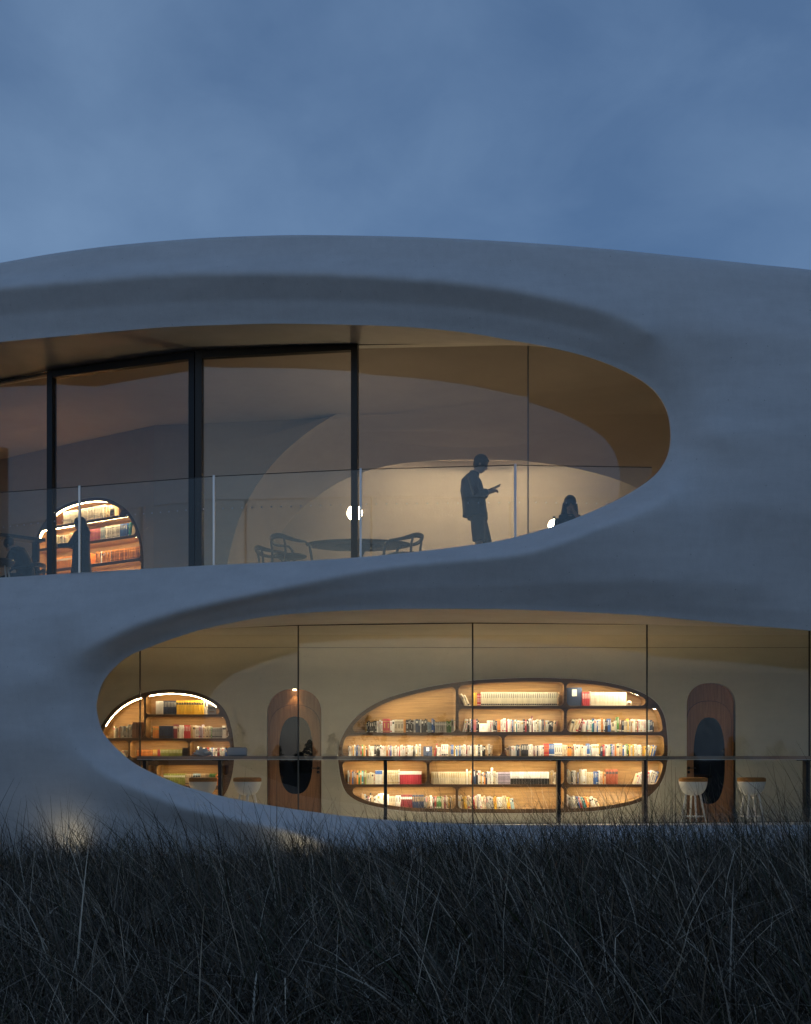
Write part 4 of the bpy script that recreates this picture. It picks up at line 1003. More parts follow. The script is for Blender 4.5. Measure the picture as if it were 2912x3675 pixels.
# wall to the left of the vault, then turning back along the bookcase
un = Vector((math.cos(RZU), math.sin(RZU))); nu_ = Vector((math.sin(RZU), -math.cos(RZU)))
hole = grow(up_out, .004)
wp = plate('bookcase_wall', [(-6, 0), (1.75, 0), (1.75, CEIL2-FLR2), (-6, CEIL2-FLR2)], [hole], .1, M_wall2)
wp.location = o_up; wp.rotation_euler = (0, 0, RZU); bobj(wp)
e0 = Vector((o_up.x, o_up.y))+un*1.75
jx = outer[0].x
pl = spline([(e0.x, e0.y, 0), (e0.x+.5, e0.y+.30, 0), (e0.x+1.1, e0.y+.05, 0), (jx-.5, YO+.25, 0), (jx, YO, 0)], 8)
# the wall follows the arch: each column runs from the floor line up to the ceiling on the left, and fans to the arch curve on the right
v = []; f = []; half = [p for p in outer[:len(outer)//2+4]]
m_ = len(half)
left_c = [Vector((pl[min(len(pl)-1, 0)][0], pl[0][1], FLR2+(CEIL2-FLR2)*i/(m_-1))) for i in range(m_)]
for j in range(13):
    t = j/12
    for i in range(m_):
        a = left_c[i]; b = half[i]; p = a.lerp(b, t); p.y += math.sin(t*math.pi)*.06; p.z = min(p.z, CEIL2-.002)
        v.append(p)
for j in range(12):
    for i in range(m_-1): f.append((j*m_+i, j*m_+i+1, (j+1)*m_+i+1, (j+1)*m_+i))
bpart('sloping_wall', mesh_from('sloping_wall', v, f, True), M_wall2)
# right of the vault
half = outer[len(outer)//2:]; m_ = len(half); v = []; f = []
for jj in range(13):
    t = jj/12
    for i, b_ in enumerate(half):
        a_ = Vector((8.6, 18.9, CEIL2-(CEIL2-FLR2)*i/(m_-1))); p = b_.lerp(a_, t); p.z = min(p.z+.5*math.sin(t*math.pi)*(1-i/(m_-1)), CEIL2-.002); v.append(p)
for jj in range(12):
    for i in range(m_-1): f.append((jj*m_+i, jj*m_+i+1, (jj+1)*m_+i+1, (jj+1)*m_+i))
bpart('right_wall', mesh_from('right_wall', v, f, True), M_wall2)
quad('upper_side_wall', [(-12, 19, FLR2-.2), (-12, 30, FLR2-.2), (-12, 30, CEIL2+.2), (-12, 19, CEIL2+.2)], M_wall2)
quad('upper_side_wall', [(9.5, 17.6, FLR2-.2), (9.5, 30, FLR2-.2), (9.5, 30, CEIL2+.2), (9.5, 17.6, CEIL2+.2)], M_wall2)
quad('upper_back_wall', [(-12, 29.2, 0), (12, 29.2, 0), (12, 29.2, 9.6), (-12, 29.2, 9.6)], M_wall2)

# ------------------------------------------------------------------ ground floor furniture
CT = empty('window_counter', (1.5, 20.1, 0), 0, 'long narrow wooden counter on dark steel legs running behind the lower glass', 'counter')
zc0, zc1 = 1.076, 1.128
cx0, cx1 = wx(500, 20.1), 8.2
MB().bevbox(cx0-1.5, cx1-1.5, -.17, .20, zc0, zc1, .006).build('counter_top', M_count, CT)
MB().box(cx0-1.5, cx1-1.5, -.168, .198, zc0-.009, zc0-.001).build('underside_highlight', M_trim, CT)  # pale strip paints the reflected highlight along the counter's lower edge
for px, dbl in ((520, 0), (790, 0), (1384, 0), (2007, 0), (2317, 0), (2899, 0)):
    x = wx(px, 20.1)-1.5
    MB().box(x-.028, x+.028, -.03, .16, FLR1, zc0-.01).add([], []).build('counter_leg', M_black, CT)
    MB().box(x-.13, x+.13, -.02, .15, zc0-.022, zc0-.0095).build('leg_plate', M_black, CT)
def stool(name, loc, label):
    t = empty(name, loc, random.uniform(0, 2), label, 'stool', 'bar stools behind the window counter')
    t.scale = (1, 1, 1.125)
    prof = [(.03, .500), (.11, .512), (.165, .545), (.205, .60), (.228, .66), (.236, .705), (.230, .712), (.224, .705), (.05, .70)]
    MB().lathe(prof, 32).build('bowl', M_white, t, True)
    MB().lathe([(.05, .705), (.229, .706), (.238, .718), (.240, .742), (.232, .765), (.20, .772), (.02, .770)], 32).build('cushion', M_cush, t, True)
    for k in range(4):
        a = math.pi/4+k*math.pi/2; c, s_ = math.cos(a), math.sin(a)
        MB().tube([(c*.115, s_*.115, .545), (c*.235, s_*.235, 0)], [.019, .013], 10).build('leg', M_white, t, True)
    r_ = .195
    ft = MB()
    cs = [(math.cos(math.pi/4+k*math.pi/2)*r_, math.sin(math.pi/4+k*math.pi/2)*r_, .19) for k in range(4)]
    for k in range(4): ft.tube([cs[k], cs[(k+1) % 4]], .009, 8)
    ft.build('footrest', M_white, t, True)
    return t
YS = 20.75
stool('bar_stool', (wx(729, YS), YS, FLR1), 'white bowl stool half hidden by the concrete lip, before the green books')
stool('bar_stool', (wx(888, YS), YS, FLR1), 'white bowl stool between the small bookcase and the left door')
stool('bar_stool', (wx(2489, YS), YS, FLR1), 'white bowl stool with tan cushion standing before the right door')
stool('bar_stool', (wx(2698, YS), YS, FLR1), 'white bowl stool with tan cushion just right of the right door')
# things on the counter
def crumple(loc):
    bm = bmesh.new(); bmesh.ops.create_icosphere(bm, subdivisions=4, radius=1)
    for p in bm.verts:
        c = p.co.copy(); k = .72+.28*math.sin(7*c.x+3*c.z)*math.cos(6*c.y+2*c.x)+random.uniform(-.05, .05)
        p.co = Vector((c.x*.19*k, c.y*.11*k, max(0, (c.z*.5+.45)*.17*k*(1-.5*abs(c.x)))))
    me = bpy.data.meshes.new('cloth_bag'); bm.to_mesh(me); bm.free()
    return link('cloth_bag', me, M_paper, None, loc)
tag(crumple((wx(727, 20.05), 20.05, zc1)), 'crumpled pale cloth bag lying on the counter before the left bookcase', 'bag')
bx = empty('tissue_box', (wx(852, 20.05), 20.05, zc1), .1, 'pale rounded tissue box on the counter left of the left door', 'box')
bmx = MB().bevbox(-.165, .165, -.06, .06, 0, .14, .03); bmx.build('box_body', M_card, bx, True)
MB().bevbox(-.07, .07, -.02, .02, .138, .1425, .001).build('box_slot', M_ink, bx)
# shelf sign, clock, slip on the shelves
def sign(M_, x, z, w, h, txt, label, y=.05):
    r_ = empty('shelf_sign', M_ @ Vector((x, y, z)), 0, label, 'sign'); r_.rotation_euler = M_.to_euler()
    MB().bevbox(-w/2, w/2, -.004, .004, .004, h, .002).build('sign_card', M_card, r_)
    MB().box(-w/2-.004, w/2+.004, .005, .05, 0, .006).build('sign_foot', M_card, r_)
    if txt:
        cu = bpy.data.curves.new('lettering', 'FONT'); cu.body = txt; cu.size = h*.30; cu.align_x = 'CENTER'; cu.extrude = .0008
        t = bpy.data.objects.new('tmp', cu); COL.objects.link(t); dg = bpy.context.evaluated_depsgraph_get()
        me = bpy.data.meshes.new_from_object(t.evaluated_get(dg)); bpy.data.objects.remove(t); me.transform(Matrix.Translation((0, -.006, h*.52)) @ Matrix.Rotation(R(90), 4, 'X')); me.materials.clear()
        link('lettering', me, M_ink, r_)
        MB().box(-w*.28, w*.28, -.0055, -.0042, h*.2, h*.27).build('printed_line', mat('sign_line', (.30, .12, .05), .7), r_)
    return r_
sign(Ml, (760-600)/PPM, lcell['B'][2]+.002, .155, .19, '\u4e2d\u56fd\u5386\u53f2', "grey sign on the left bookcase's top shelf reading four Chinese characters", .035)
sign(Mu, .55, UC['A'][2]+.002, .14, .17, '\u827a\u672f', "small pale sign on the upstairs bookcase's top shelf", .04)
ck = empty('glass_clock', Mm @ Vector((lx(2262), .07, mcell['C'][2]-.010)), 0, "small round glass clock at the right end of the wide bookcase's top right shelf", 'clock')
MB().tube([(0, 0, .052), (0, .03, .052)], .052, 28).build('clock_case', mat('clock_face', (.46, .44, .38), .15), ck, True)
MB().tube([(0, -.004, .052), (0, 0, .052)], .014, 12).build('clock_hub', M_cush, ck, True)
# glowing bar imitating a white reflection on the floor, no lamp there
tag(MB().bevbox(-.13, .13, -.02, .02, 0, .035, .006).build('floor_reflection', mat('floor_reflection_glow', (.9, .9, .9), .5, emit=(.9, .95, 1.0), estr=2.2), None, False, at(2608, 2974, 18.9)), 'short white glowing bar imitating a floor reflection below the right door', 'light')

# ------------------------------------------------------------------ upper floor furniture
def armchair(loc, rz, label):
    t = empty('armchair', loc, rz, label, 'chair', 'dark timber armchairs on the upper floor')
    # front is +y; legs
    fl = [(-.27, .23), (.27, .23)]; bl = [(-.22, -.22), (.22, -.22)]
    for x, y in fl: MB().tube([(x, y, 0), (x*1.02, y*.96, .40), (x*1.03, y*.80, .60), (x*.99, y*.45, .66)], [.014, .022, .022, .018], 10).build('leg', M_chair, t, True)
    for x, y in bl: MB().tube([(x*1.08, y*1.25, 0), (x, y, .43), (x*.98, y*1.05, .60), (x*.96, y*1.16, .70)], [.014, .021, .020, .016], 10).build('leg', M_chair, t, True)
    P = spline([(-.27, .12, .655), (-.285, -.06, .665), (-.25, -.20, .70), (-.14, -.285, .745), (0, -.315, .755), (.14, -.285, .745), (.25, -.20, .70), (.285, -.06, .665), (.27, .12, .655)], 5)
    mb = MB(); rr = [.017+.012*math.sin(math.pi*i/(len(P)-1)) for i in range(len(P))]
    mb.tube(P, rr, 10); mb.tube([tuple(Vector(p)-Vector((0, -.004, .035*math.sin(math.pi*i/(len(P)-1))))) for i, p in enumerate(P)], [.014+.010*math.sin(math.pi*i/(len(P)-1)) for i in range(len(P))], 10)
    mb.build('back_rail', M_chair, t, True)
    MB().tube(spline([(-.22, -.22, .44), (-.12, -.22, .47), (0, -.21, .475), (.12, -.22, .47), (.22, -.22, .44)], 4), .015, 8).build('lower_rail', M_chair, t, True)
    mb = MB(); mb.lathe([(.02, .415), (.22, .418), (.262, .435), (.265, .452), (.24, .468), (.02, .470)], 24, sy=.95); mb.build('seat', M_seat, t, True)
    return t
armchair((wx(1045, 19.85), 19.85, FLR2), R(-55), 'larger dark armchair at the left end of the oval table')
armchair((wx(985, 20.9), 20.9, FLR2), R(-75), 'dark armchair behind and left of the larger one by the table')
armchair((wx(1445, 19.75), 19.75, FLR2), R(70), 'dark armchair at the right end of the oval table')
T = empty('oval_table', (wx(1288, 20.4), 20.4, FLR2), 0, 'dark oval table on a central pedestal behind the steel mullion', 'table')
MB().lathe([(.02, .700), (.80, .702), (.86, .712), (.885, .726), (.88, .735), (.02, .737)], 48, sy=.62).build('table_top', M_chair, T, True)
MB().lathe([(.40, .0), (.40, .012), (.10, .04), (.06, .12), (.055, .5), (.10, .62), (.38, .690), (.40, .699)], 32, sy=.8).build('pedestal', M_chair, T, True)
def globe(loc, r, label, cord):
    g_ = empty('globe_lamp', loc, 0, label, 'lamp')
    MB().ball((0, 0, 0), r, 32, 18).build('glass_globe', M_globe, g_, True)
    MB().tube([(0, 0, r-.005), (0, 0, r+.05)], .022, 12).build('cap', M_black, g_, True)
    if not cord: MB().tube([(0, 0, -r+.004), (0, 0, FLR2-loc[2]+.015)], .009, 8).tube([(0, 0, FLR2-loc[2]+.02), (0, 0, FLR2-loc[2])], .13, 24).build('pole', M_black, g_, True)
    if cord: MB().tube([(0, 0, r+.045), (0, 0, CEIL2-loc[2])], .004, 6).build('cord', M_black, g_, True)
    return g_
globe((wx(1274, 20.4), 20.4, wz(1841, 20.4)), .128, 'round opal globe lamp hanging over the oval table behind the mullion', True)
globe((wx(1990, 20.2), 20.2, wz(1886, 20.2)), .10, 'small opal globe lamp half hidden behind the seated woman', False)
# low dark lounge seat by the walking man
lg = empty('lounge_chair', (wx(1625, 19.7), 19.7, FLR2), R(-20), 'low dark lounge chair peeping over the concrete lip beside the standing man', 'chair')
MB().bevbox(-.30, .34, -.30, .30, .18, .40, .06).build('seat', M_seat, lg, True)
MB().bevbox(-.06, .06, -.30, .30, 0, .46, .04, M=Matrix.Translation((.33, 0, .28)) @ Matrix.Rotation(R(38), 4, 'Y')).build('backrest', M_seat, lg, True)
for x in (-.24, .24):
    for y in (-.24, .24): MB().tube([(x, y, .2), (x*1.1, y*1.1, 0)], .016, 8).build('leg', M_chair, lg, True)
# standing-height bar by the left edge
bar = empty('bar_table', (-7.35, 22.9, FLR2), R(42), 'dark standing-height bar table at the left edge of the upper floor', 'table')
MB().bevbox(-1.0, .62, -.16, .16, 1.27, 1.335, .008).build('table_top', M_chair, bar)
for x in (-.70, .5): MB().box(x-.03, x+.03, -.1, .1, 0, 1.269).build('leg', M_black, bar)
stl = empty('low_stool', (wx(8, 22.0), 22.0, FLR2), 0, 'round dark cushioned stool with pale legs beside the person with a bun', 'stool')
MB().lathe([(.02, .62), (.19, .63), (.215, .66), (.215, .71), (.19, .745), (.02, .75)], 28).build('cushion', M_seat, stl, True)
for k in range(4):
    a = R(45)+k*math.pi/2; MB().tube([(math.cos(a)*.10, math.sin(a)*.10, .63), (math.cos(a)*.21, math.sin(a)*.21, 0)], [.018, .012], 8).build('leg', M_white, stl, True)

# ------------------------------------------------------------------ people
def solid(mb, name, m, parent, vox=.010, sm=6):
    me = mb.mesh(name, m, True); t = bpy.data.objects.new('tmp', me); COL.objects.link(t)
    r_ = t.modifiers.new('r', 'REMESH'); r_.mode = 'VOXEL'; r_.voxel_size = vox; r_.use_smooth_shade = True
    if sm: q = t.modifiers.new('s', 'SMOOTH'); q.iterations = sm; q.factor = .5
    dg = bpy.context.evaluated_depsgraph_get(); me2 = bpy.data.meshes.new_from_object(t.evaluated_get(dg)); bpy.data.objects.remove(t); bpy.data.meshes.remove(me)
    me2.name = name; me2.materials.clear(); me2.materials.append(m); return link(name, me2, None, parent)
M_skin = mat('skin', (.36, .20, .13), .55); M_hair = mat('dark_hair', (.010, .009, .009), .45, 0, .3, 60, .3, 150)
M_jack = mat('navy_jacket', (.018, .022, .034), .7, 0, .2, 12, .3, 40); M_shorts = mat('brown_shorts', (.035, .024, .018), .8, 0, .2, 20)
M_tee = mat('black_top', (.015, .016, .019), .8, 0, .2, 12); M_shoe = mat('dark_shoes', (.03, .03, .03), .6); M_eye = mat('eyes', (.01, .01, .01), .2)
def head(mb, c, s=1.0, yaw=0, pitch=0):
    "adult head, face along +x of its own frame"
    Rm = Matrix.Rotation(yaw, 3, 'Z') @ Matrix.Rotation(pitch, 3, 'Y'); c = Vector(c)
    def P(x, y, z): return c+Rm @ Vector((x*s, y*s, z*s))
    mb.ball(P(-.005, 0, .03), .098*s, 20, 14, sc=(1.0, .80, 1.0), rot=Rm)
    mb.ball(P(.022, 0, -.045), .072*s, 18, 12, sc=(.92, .80, 1.08), rot=Rm)
    mb.ball(P(.050, 0, -.098), .030*s, 12, 8, sc=(1, 1.1, .7), rot=Rm)
    mb.tube([P(.092, 0, .012), P(.112, 0, -.030), P(.094, 0, -.040)], [.011*s, .016*s, .010*s], 8)
    mb.ball(P(.088, 0, -.068), .016*s, 10, 6, sc=(.7, 1.5, .6), rot=Rm)
    for sd in (-1, 1): mb.ball(P(-.004, sd*.082*s/s, -.012), .026*s, 10, 8, sc=(.7, .35, 1.2), rot=Rm)
    return P
def hand(mb, w, d, up, s=1.0, curl=.6):
    "hand at wrist w, pointing along d, palm towards -up: palm, four curled fingers and a thumb"
    w, d, up = Vector(w), Vector(d).normalized(), Vector(up).normalized(); sd = d.cross(up).normalized()
    mb.tube([w-d*.02, w+d*.04*s, w+d*.085*s], [.026*s, .034*s, .036*s], 10, flat=.55)
    for k, (off, L) in enumerate(((-.030, .068), (-.010, .078), (.010, .073), (.030, .058))):
        b = w+d*.085*s+sd*off*s; a1 = b+(d*math.cos(curl*.4)-up*math.sin(curl*.4))*L*.45*s; a2 = a1+(d*math.cos(curl*1.2)-up*math.sin(curl*1.2))*L*.35*s; a3 = a2+(d*math.cos(curl*2)-up*math.sin(curl*2))*L*.3*s
        mb.tube([b-d*.015, a1, a2, a3], [.010*s, .0095*s, .0085*s, .007*s], 8)
    b = w+d*.03*s-sd*.03*s; mb.tube([b, b+(d*.5-sd*.8).normalized()*.035*s, b+(d*.9-sd*.5).normalized()*.065*s-up*.01], [.014*s, .011*s, .009*s], 8)
# -- the standing man, in profile, looking down at a tablet
Pm = empty('person', (wx(1715, 18.95), 18.95, FLR2), R(-4), 'standing man in a dark jacket and shorts looking down at a tablet', 'person')
b = MB()
b.tube([(0,0,.90),(-.02,0,1.02),(-.04,0,1.16),(-.085,0,1.34),(-.095,0,1.48),(-.06,0,1.56)], [.13,.135,.135,.15,.13,.075], 16, flat=1.0)
b.tube([(-.075,-.17,1.50),(-.09,0,1.52),(-.075,.17,1.50)], [.06,.075,.06], 12)
b.tube([(-.06,0,1.52),(-.025,0,1.60),(.01,0,1.66)], [.06,.054,.054], 12)
hp = head(b, (.045, 0, 1.715), 1.06, 0, R(24))
legs = {-1: [(.0,-.09,.90),(.02,-.095,.50),(-.03,-.10,.09)], 1: [(.02,.09,.90),(.13,.095,.50),(.20,.10,.10)]}
for sd, L_ in legs.items():
    b.tube([L_[0], Vector(L_[0]).lerp(Vector(L_[1]), .5), L_[1], Vector(L_[1]).lerp(Vector(L_[2]), .35), L_[2]], [.095,.082,.060,.058,.040], 12)
    b.tube([Vector(L_[2])+Vector((-.06,0,-.05)), Vector(L_[2])+Vector((.16,0,-.065))], [.04,.032], 10, flat=.8)
arms = {-1: [(-.075,-.19,1.49),(-.02,-.24,1.22),(.17,-.12,1.27)], 1: [(-.075,.19,1.49),(.0,.24,1.22),(.16,.10,1.29)]}
for sd, A_ in arms.items():
    b.tube([A_[0], Vector(A_[0]).lerp(Vector(A_[1]), .5), A_[1], Vector(A_[1]).lerp(Vector(A_[2]), .5), A_[2]], [.055,.048,.042,.040,.030], 12)
    hand(b, A_[2], (.93, .25*(-sd)*-1*0+(-sd)*.25, .30), (-.3, 0, .95), 1.05, .7)
solid(b, 'body', M_skin, Pm, .009)
j = MB()
j.tube([(-.04,0,.915),(-.045,0,1.02),(-.06,0,1.16),(-.09,0,1.34),(-.095,0,1.47),(-.07,0,1.545)], [.195,.188,.182,.180,.158,.10], 20, flat=.95)
j.tube([(-.08,-.18,1.49),(-.095,0,1.515),(-.08,.18,1.49)], [.075,.09,.075], 12)
j.tube([(-.065,0,1.53),(-.04,0,1.605)], [.085,.078], 14)
for sd, A_ in arms.items():
    e = Vector(A_[1]); w_ = e.lerp(Vector(A_[2]), .86)
    j.tube([A_[0], Vector(A_[0]).lerp(e, .5), e, e.lerp(w_, .5), w_], [.078,.072,.066,.062,.050], 12)
solid(j, 'jacket', M_jack, Pm, .011, 5)
q = MB()
q.tube([(0,0,.99),(0,0,.86)], [.155,.16], 16)
for sd, L_ in legs.items(): q.tube([L_[0], Vector(L_[0]).lerp(Vector(L_[1]), .5), Vector(L_[0]).lerp(Vector(L_[1]), .96)], [.115,.108,.098], 14)
solid(q, 'shorts', M_shorts, Pm, .011, 4)
h = MB()
Rh = Matrix.Rotation(R(24), 3, 'Y')
h.ball(hp(-.012, 0, .045), .118, 20, 14, sc=(1.0, .86, .96), rot=Rh); h.ball(hp(-.045, 0, -.005), .085, 18, 12, sc=(.8, .98, 1.0), rot=Rh); h.ball(hp(.045, 0, .088), .055, 14, 10, sc=(1.1, 1.2, .6), rot=Rh)
solid(h, 'hair', M_hair, Pm, .008, 2)
gs = MB()
for sd in (-1, 1):
    c = hp(.102, sd*.033, .004); gs.tube([c+Vector((0, .022*math.cos(t), .018*math.sin(t))) for t in [2*math.pi*i/14 for i in range(15)]], .0025, 6)
    gs.tube([hp(.102, sd*.055, .006), hp(0, sd*.088, .006)], .0025, 6)
gs.tube([hp(.104, -.012, .006), hp(.104, .012, .006)], .0025, 6)
gs.build('glasses', M_black, Pm, True)
ey = MB()
for sd in (-1, 1): ey.ball(hp(.086, sd*.032, .002), .011, 10, 8)
ey.build('eyes', M_eye, Pm, True)
sh = MB()
for sd, L_ in legs.items(): sh.tube([Vector(L_[2])+Vector((-.075,0,-.055)), Vector(L_[2])+Vector((.05,0,-.045)), Vector(L_[2])+Vector((.18,0,-.070))], [.048,.050,.032], 12, flat=.8)
sh.build('shoes', M_shoe, Pm, True)
tb = MB().bevbox(-.125, .125, -.085, .085, -.005, .005, .004).mesh('tablet', [M_eye])
to = link('tablet', tb, None, None); to.matrix_world = Matrix.Translation(Vector(Pm.location)+Vector((.235, 0, 1.345))) @ Matrix.Rotation(R(-24), 4, 'Y')
tag(to, 'thin dark tablet held out in both hands by the standing man', 'tablet')
# -- the seated woman, facing the glass, hand to her mouth
Pw = empty('person', (wx(2046, 19.3), 19.3, FLR2), R(-90), 'seated woman with long dark hair facing the glass, hand at her mouth', 'person')
b = MB()
b.tube([(-.05,0,.46),(-.03,0,.60),(-.02,0,.78),(-.02,0,.92),(-.01,0,1.0)], [.15,.125,.12,.13,.07], 16)
b.tube([(-.02,-.155,.95),(-.02,0,.975),(-.02,.155,.95)], [.05,.065,.05], 12)
b.tube([(-.01,0,.98),(.01,0,1.06),(.02,0,1.10)], [.05,.045,.045], 12)
hw = head(b, (.03, 0, 1.165), .98, 0, R(12))
for sd in (-1, 1):
    b.tube([(-.02,sd*.09,.47),(.22,sd*.10,.49),(.42,sd*.10,.47)], [.09,.078,.058], 12); b.tube([(.42,sd*.10,.47),(.42,sd*.10,.26),(.40,sd*.10,.08)], [.056,.052,.036], 12)
    b.tube([(.36,sd*.10,.04),(.54,sd*.10,.03)], [.036,.028], 10)
aw = {1: [(-.02,.175,.94),(.10,.22,.72),(.155,.05,1.03)], -1: [(-.02,-.175,.94),(.02,-.23,.70),(.22,-.12,.62)]}
for sd, A_ in aw.items():
    b.tube([A_[0], Vector(A_[0]).lerp(Vector(A_[1]), .5), A_[1], Vector(A_[1]).lerp(Vector(A_[2]), .5), A_[2]], [.046,.042,.036,.034,.026], 12)
hand(b, aw[1][2], (-.10, -.35, .90), (1, 0, .1), .92, .9); hand(b, aw[-1][2], (.9, .3, -.1), (0, 0, 1), .92, .5)
solid(b, 'body', M_skin, Pw, .009)
t_ = MB(); t_.tube([(-.05,0,.44),(-.03,0,.60),(-.02,0,.78),(-.02,0,.92),(-.012,0,.985)], [.165,.142,.138,.145,.09], 16)
t_.tube([(-.02,-.165,.95),(-.02,0,.97),(-.02,.165,.95)], [.062,.08,.062], 12)
for sd, A_ in aw.items(): t_.tube([A_[0], Vector(A_[0]).lerp(Vector(A_[1]), .8)], [.062,.055], 12)
for sd in (-1, 1): t_.tube([(-.02,sd*.09,.47),(.22,sd*.10,.49),(.42,sd*.10,.47),(.41,sd*.10,.12)], [.105,.09,.07,.06], 12)
solid(t_, 'dress', M_tee, Pw, .011, 4)
h = MB(); h.ball(hw(-.015, 0, .04), .112, 20, 14, sc=(1.0, .88, 1.0))
for yy, rr, z1 in ((-.085, .038, .78), (.085, .042, .74), (-.045, .05, .76), (.05, .05, .74), (0, .055, .76)):
    h.tube([hw(-.03 if abs(yy) > .06 else -.07, yy*.9, .02), Vector((-.05 if abs(yy) > .06 else -.10, yy*1.15, 1.02)), Vector((.0 if abs(yy) > .06 else -.13, yy*1.35, .90)), Vector((.03 if abs(yy) > .06 else -.13, yy*1.45, z1))], [rr, rr*1.1, rr, rr*.5], 12)
solid(h, 'hair', M_hair, Pw, .008, 2)
ey = MB()
for sd in (-1, 1): ey.ball(hw(.080, sd*.030, .002), .010, 10, 8)
ey.build('eyes', M_eye, Pw, True)
wc = empty('seat_stool', (wx(2046, 19.3), 19.35, FLR2), 0, 'low dark seat under the woman with long hair', 'stool')
MB().bevbox(-.24, .24, -.02, .40, .32, .40, .03).build('seat', M_seat, wc, True)
for x in (-.2, .2):
    for y in (.02, .36): MB().tube([(x, y, .33), (x, y, 0)], .015, 8).build('leg', M_chair, wc, True)
# -- person with a bun bent over at the left edge
Pb = empty('person', (wx(85, 22.6), 22.6, FLR2), R(165), 'seated person with hair in a bun bent forward at the left edge', 'person')
b = MB()
b.tube([(-.05,0,.46),(-.04,0,.62),(.03,0,.82),(.12,0,.97),(.19,0,1.03)], [.15,.14,.14,.14,.07], 16)
b.tube([(.11,-.16,.97),(.12,0,1.0),(.11,.16,.97)], [.06,.075,.06], 12); b.tube([(.17,0,1.02),(.24,0,1.07)], [.052,.048], 12)
hb_ = head(b, (.285, 0, 1.115), .98, 0, R(42))
for sd in (-1, 1):
    b.tube([(-.02,sd*.09,.47),(.22,sd*.10,.50),(.42,sd*.10,.47)], [.09,.078,.058], 12); b.tube([(.42,sd*.10,.47),(.42,sd*.10,.26),(.40,sd*.10,.08)], [.056,.052,.036], 12); b.tube([(.36,sd*.10,.04),(.54,sd*.10,.03)], [.036,.028], 10)
    A_ = [(.11,sd*.18,.96),(.20,sd*.25,.72),(.42,sd*.10,.76)]
    b.tube([A_[0], Vector(A_[0]).lerp(Vector(A_[1]), .5), A_[1], A_[2]], [.05,.045,.038,.027], 12); hand(b, A_[2], (.9,-sd*.3,.0), (0,0,1), .92, .6)
solid(b, 'body', M_skin, Pb, .009)
t_ = MB(); t_.tube([(-.05,0,.42),(-.04,0,.62),(.03,0,.82),(.12,0,.97),(.17,0,1.02)], [.17,.165,.165,.16,.09], 16); t_.tube([(.10,-.17,.97),(.11,0,1.0),(.10,.17,.97)], [.075,.09,.075], 12)
for sd in (-1, 1): t_.tube([(.11,sd*.18,.96),(.155,sd*.215,.84),(.20,sd*.25,.72),(.36,sd*.15,.75)], [.068,.062,.056,.045], 12); t_.tube([(-.02,sd*.09,.47),(.22,sd*.10,.50),(.42,sd*.10,.47),(.41,sd*.10,.12)], [.105,.09,.07,.06], 12)
solid(t_, 'dark_sweater', M_tee, Pb, .011, 4)
h = MB(); Rb = Matrix.Rotation(R(42), 3, 'Y'); h.ball(hb_(-.015, 0, .045), .110, 20, 14, sc=(1.0, .86, .95), rot=Rb); h.ball(hb_(-.075, 0, .125), .048, 14, 10)
solid(h, 'hair', M_hair, Pb, .008, 2)
ey = MB()
for sd in (-1, 1): ey.ball(hb_(.080, sd*.030, .002), .010, 10, 8)
ey.build('eyes', M_eye, Pb, True)
armchair((wx(96, 22.7), 22.7, FLR2), R(75), 'dark armchair under the person with a bun')
# -- person in a long dark coat reaching into the upstairs bookcase
Pc = empty('person', (wx(292, 23.0), 23.0, FLR2), R(172), 'standing person in a long dark coat reaching towards the upstairs bookcase', 'person')
b = MB()
b.tube([(0,0,.84),(0,0,1.0),(.0,0,1.15),(.0,0,1.32),(.0,0,1.42)], [.13,.12,.12,.13,.07], 16); b.tube([(0,-.16,1.36),(0,0,1.39),(0,.16,1.36)], [.055,.07,.055], 12)
b.tube([(0,0,1.40),(.02,0,1.48)], [.05,.048], 12); hc = head(b, (.03, 0, 1.565), 1.0, 0, R(12))
for sd in (-1, 1):
    b.tube([(0,sd*.08,.86),(.0,sd*.085,.46),(-.01,sd*.09,.08)], [.09,.06,.04], 12); b.tube([(-.06,sd*.09,.04),(.15,sd*.09,.03)], [.04,.03], 10)
ac = {-1: [(0,-.18,1.36),(.16,-.20,1.16),(.42,-.16,1.22)], 1: [(0,.18,1.36),(.14,.20,1.14),(.40,.15,1.14)]}
for sd, A_ in ac.items():
    b.tube([A_[0], A_[1], A_[2]], [.05,.042,.030], 12); hand(b, A_[2], (.95,-sd*.1,.1), (0,0,1), .95, .5)
solid(b, 'body', M_skin, Pc, .009)
t_ = MB(); t_.tube([(-.01,0,.35),(0,0,.70),(0,0,.95),(0,0,1.15),(0,0,1.32),(0,0,1.42)], [.21,.19,.165,.16,.16,.09], 18); t_.tube([(0,-.17,1.36),(0,0,1.39),(0,.17,1.36)], [.07,.088,.07], 12)
for sd, A_ in ac.items(): t_.tube([A_[0], A_[1], Vector(A_[1]).lerp(Vector(A_[2]), .9)], [.066,.058,.048], 12)
solid(t_, 'long_coat', M_tee, Pc, .011, 5)
h = MB(); h.ball(hc(-.015, 0, .035), .114, 20, 14, sc=(1.0, .88, 1.0)); h.tube([hc(-.06, 0, 0), Vector((-.09, 0, 1.40)), Vector((-.11, 0, 1.22))], [.075,.085,.05], 14)
solid(h, 'hair', M_hair, Pc, .008, 2)
ey = MB()
for sd in (-1, 1): ey.ball(hc(.080, sd*.030, .002), .010, 10, 8)
ey.build('eyes', M_eye, Pc, True)

# ------------------------------------------------------------------ ground, trees behind the camera, uplights, grass
GZ = -.50
gm = mesh_from('ground', [(-400, -500, GZ), (400, -500, GZ), (400, 300, GZ), (-400, 300, GZ)], [(0, 1, 2, 3)])
tag(link('ground', gm, mat('dark_soil', (.028, .025, .020), .9, 0, .3, 3, .4, 20)), None, None, None, 'structure')
M_tree = mat('distant_foliage', (.022, .030, .018), .9, 0, .3, .6)
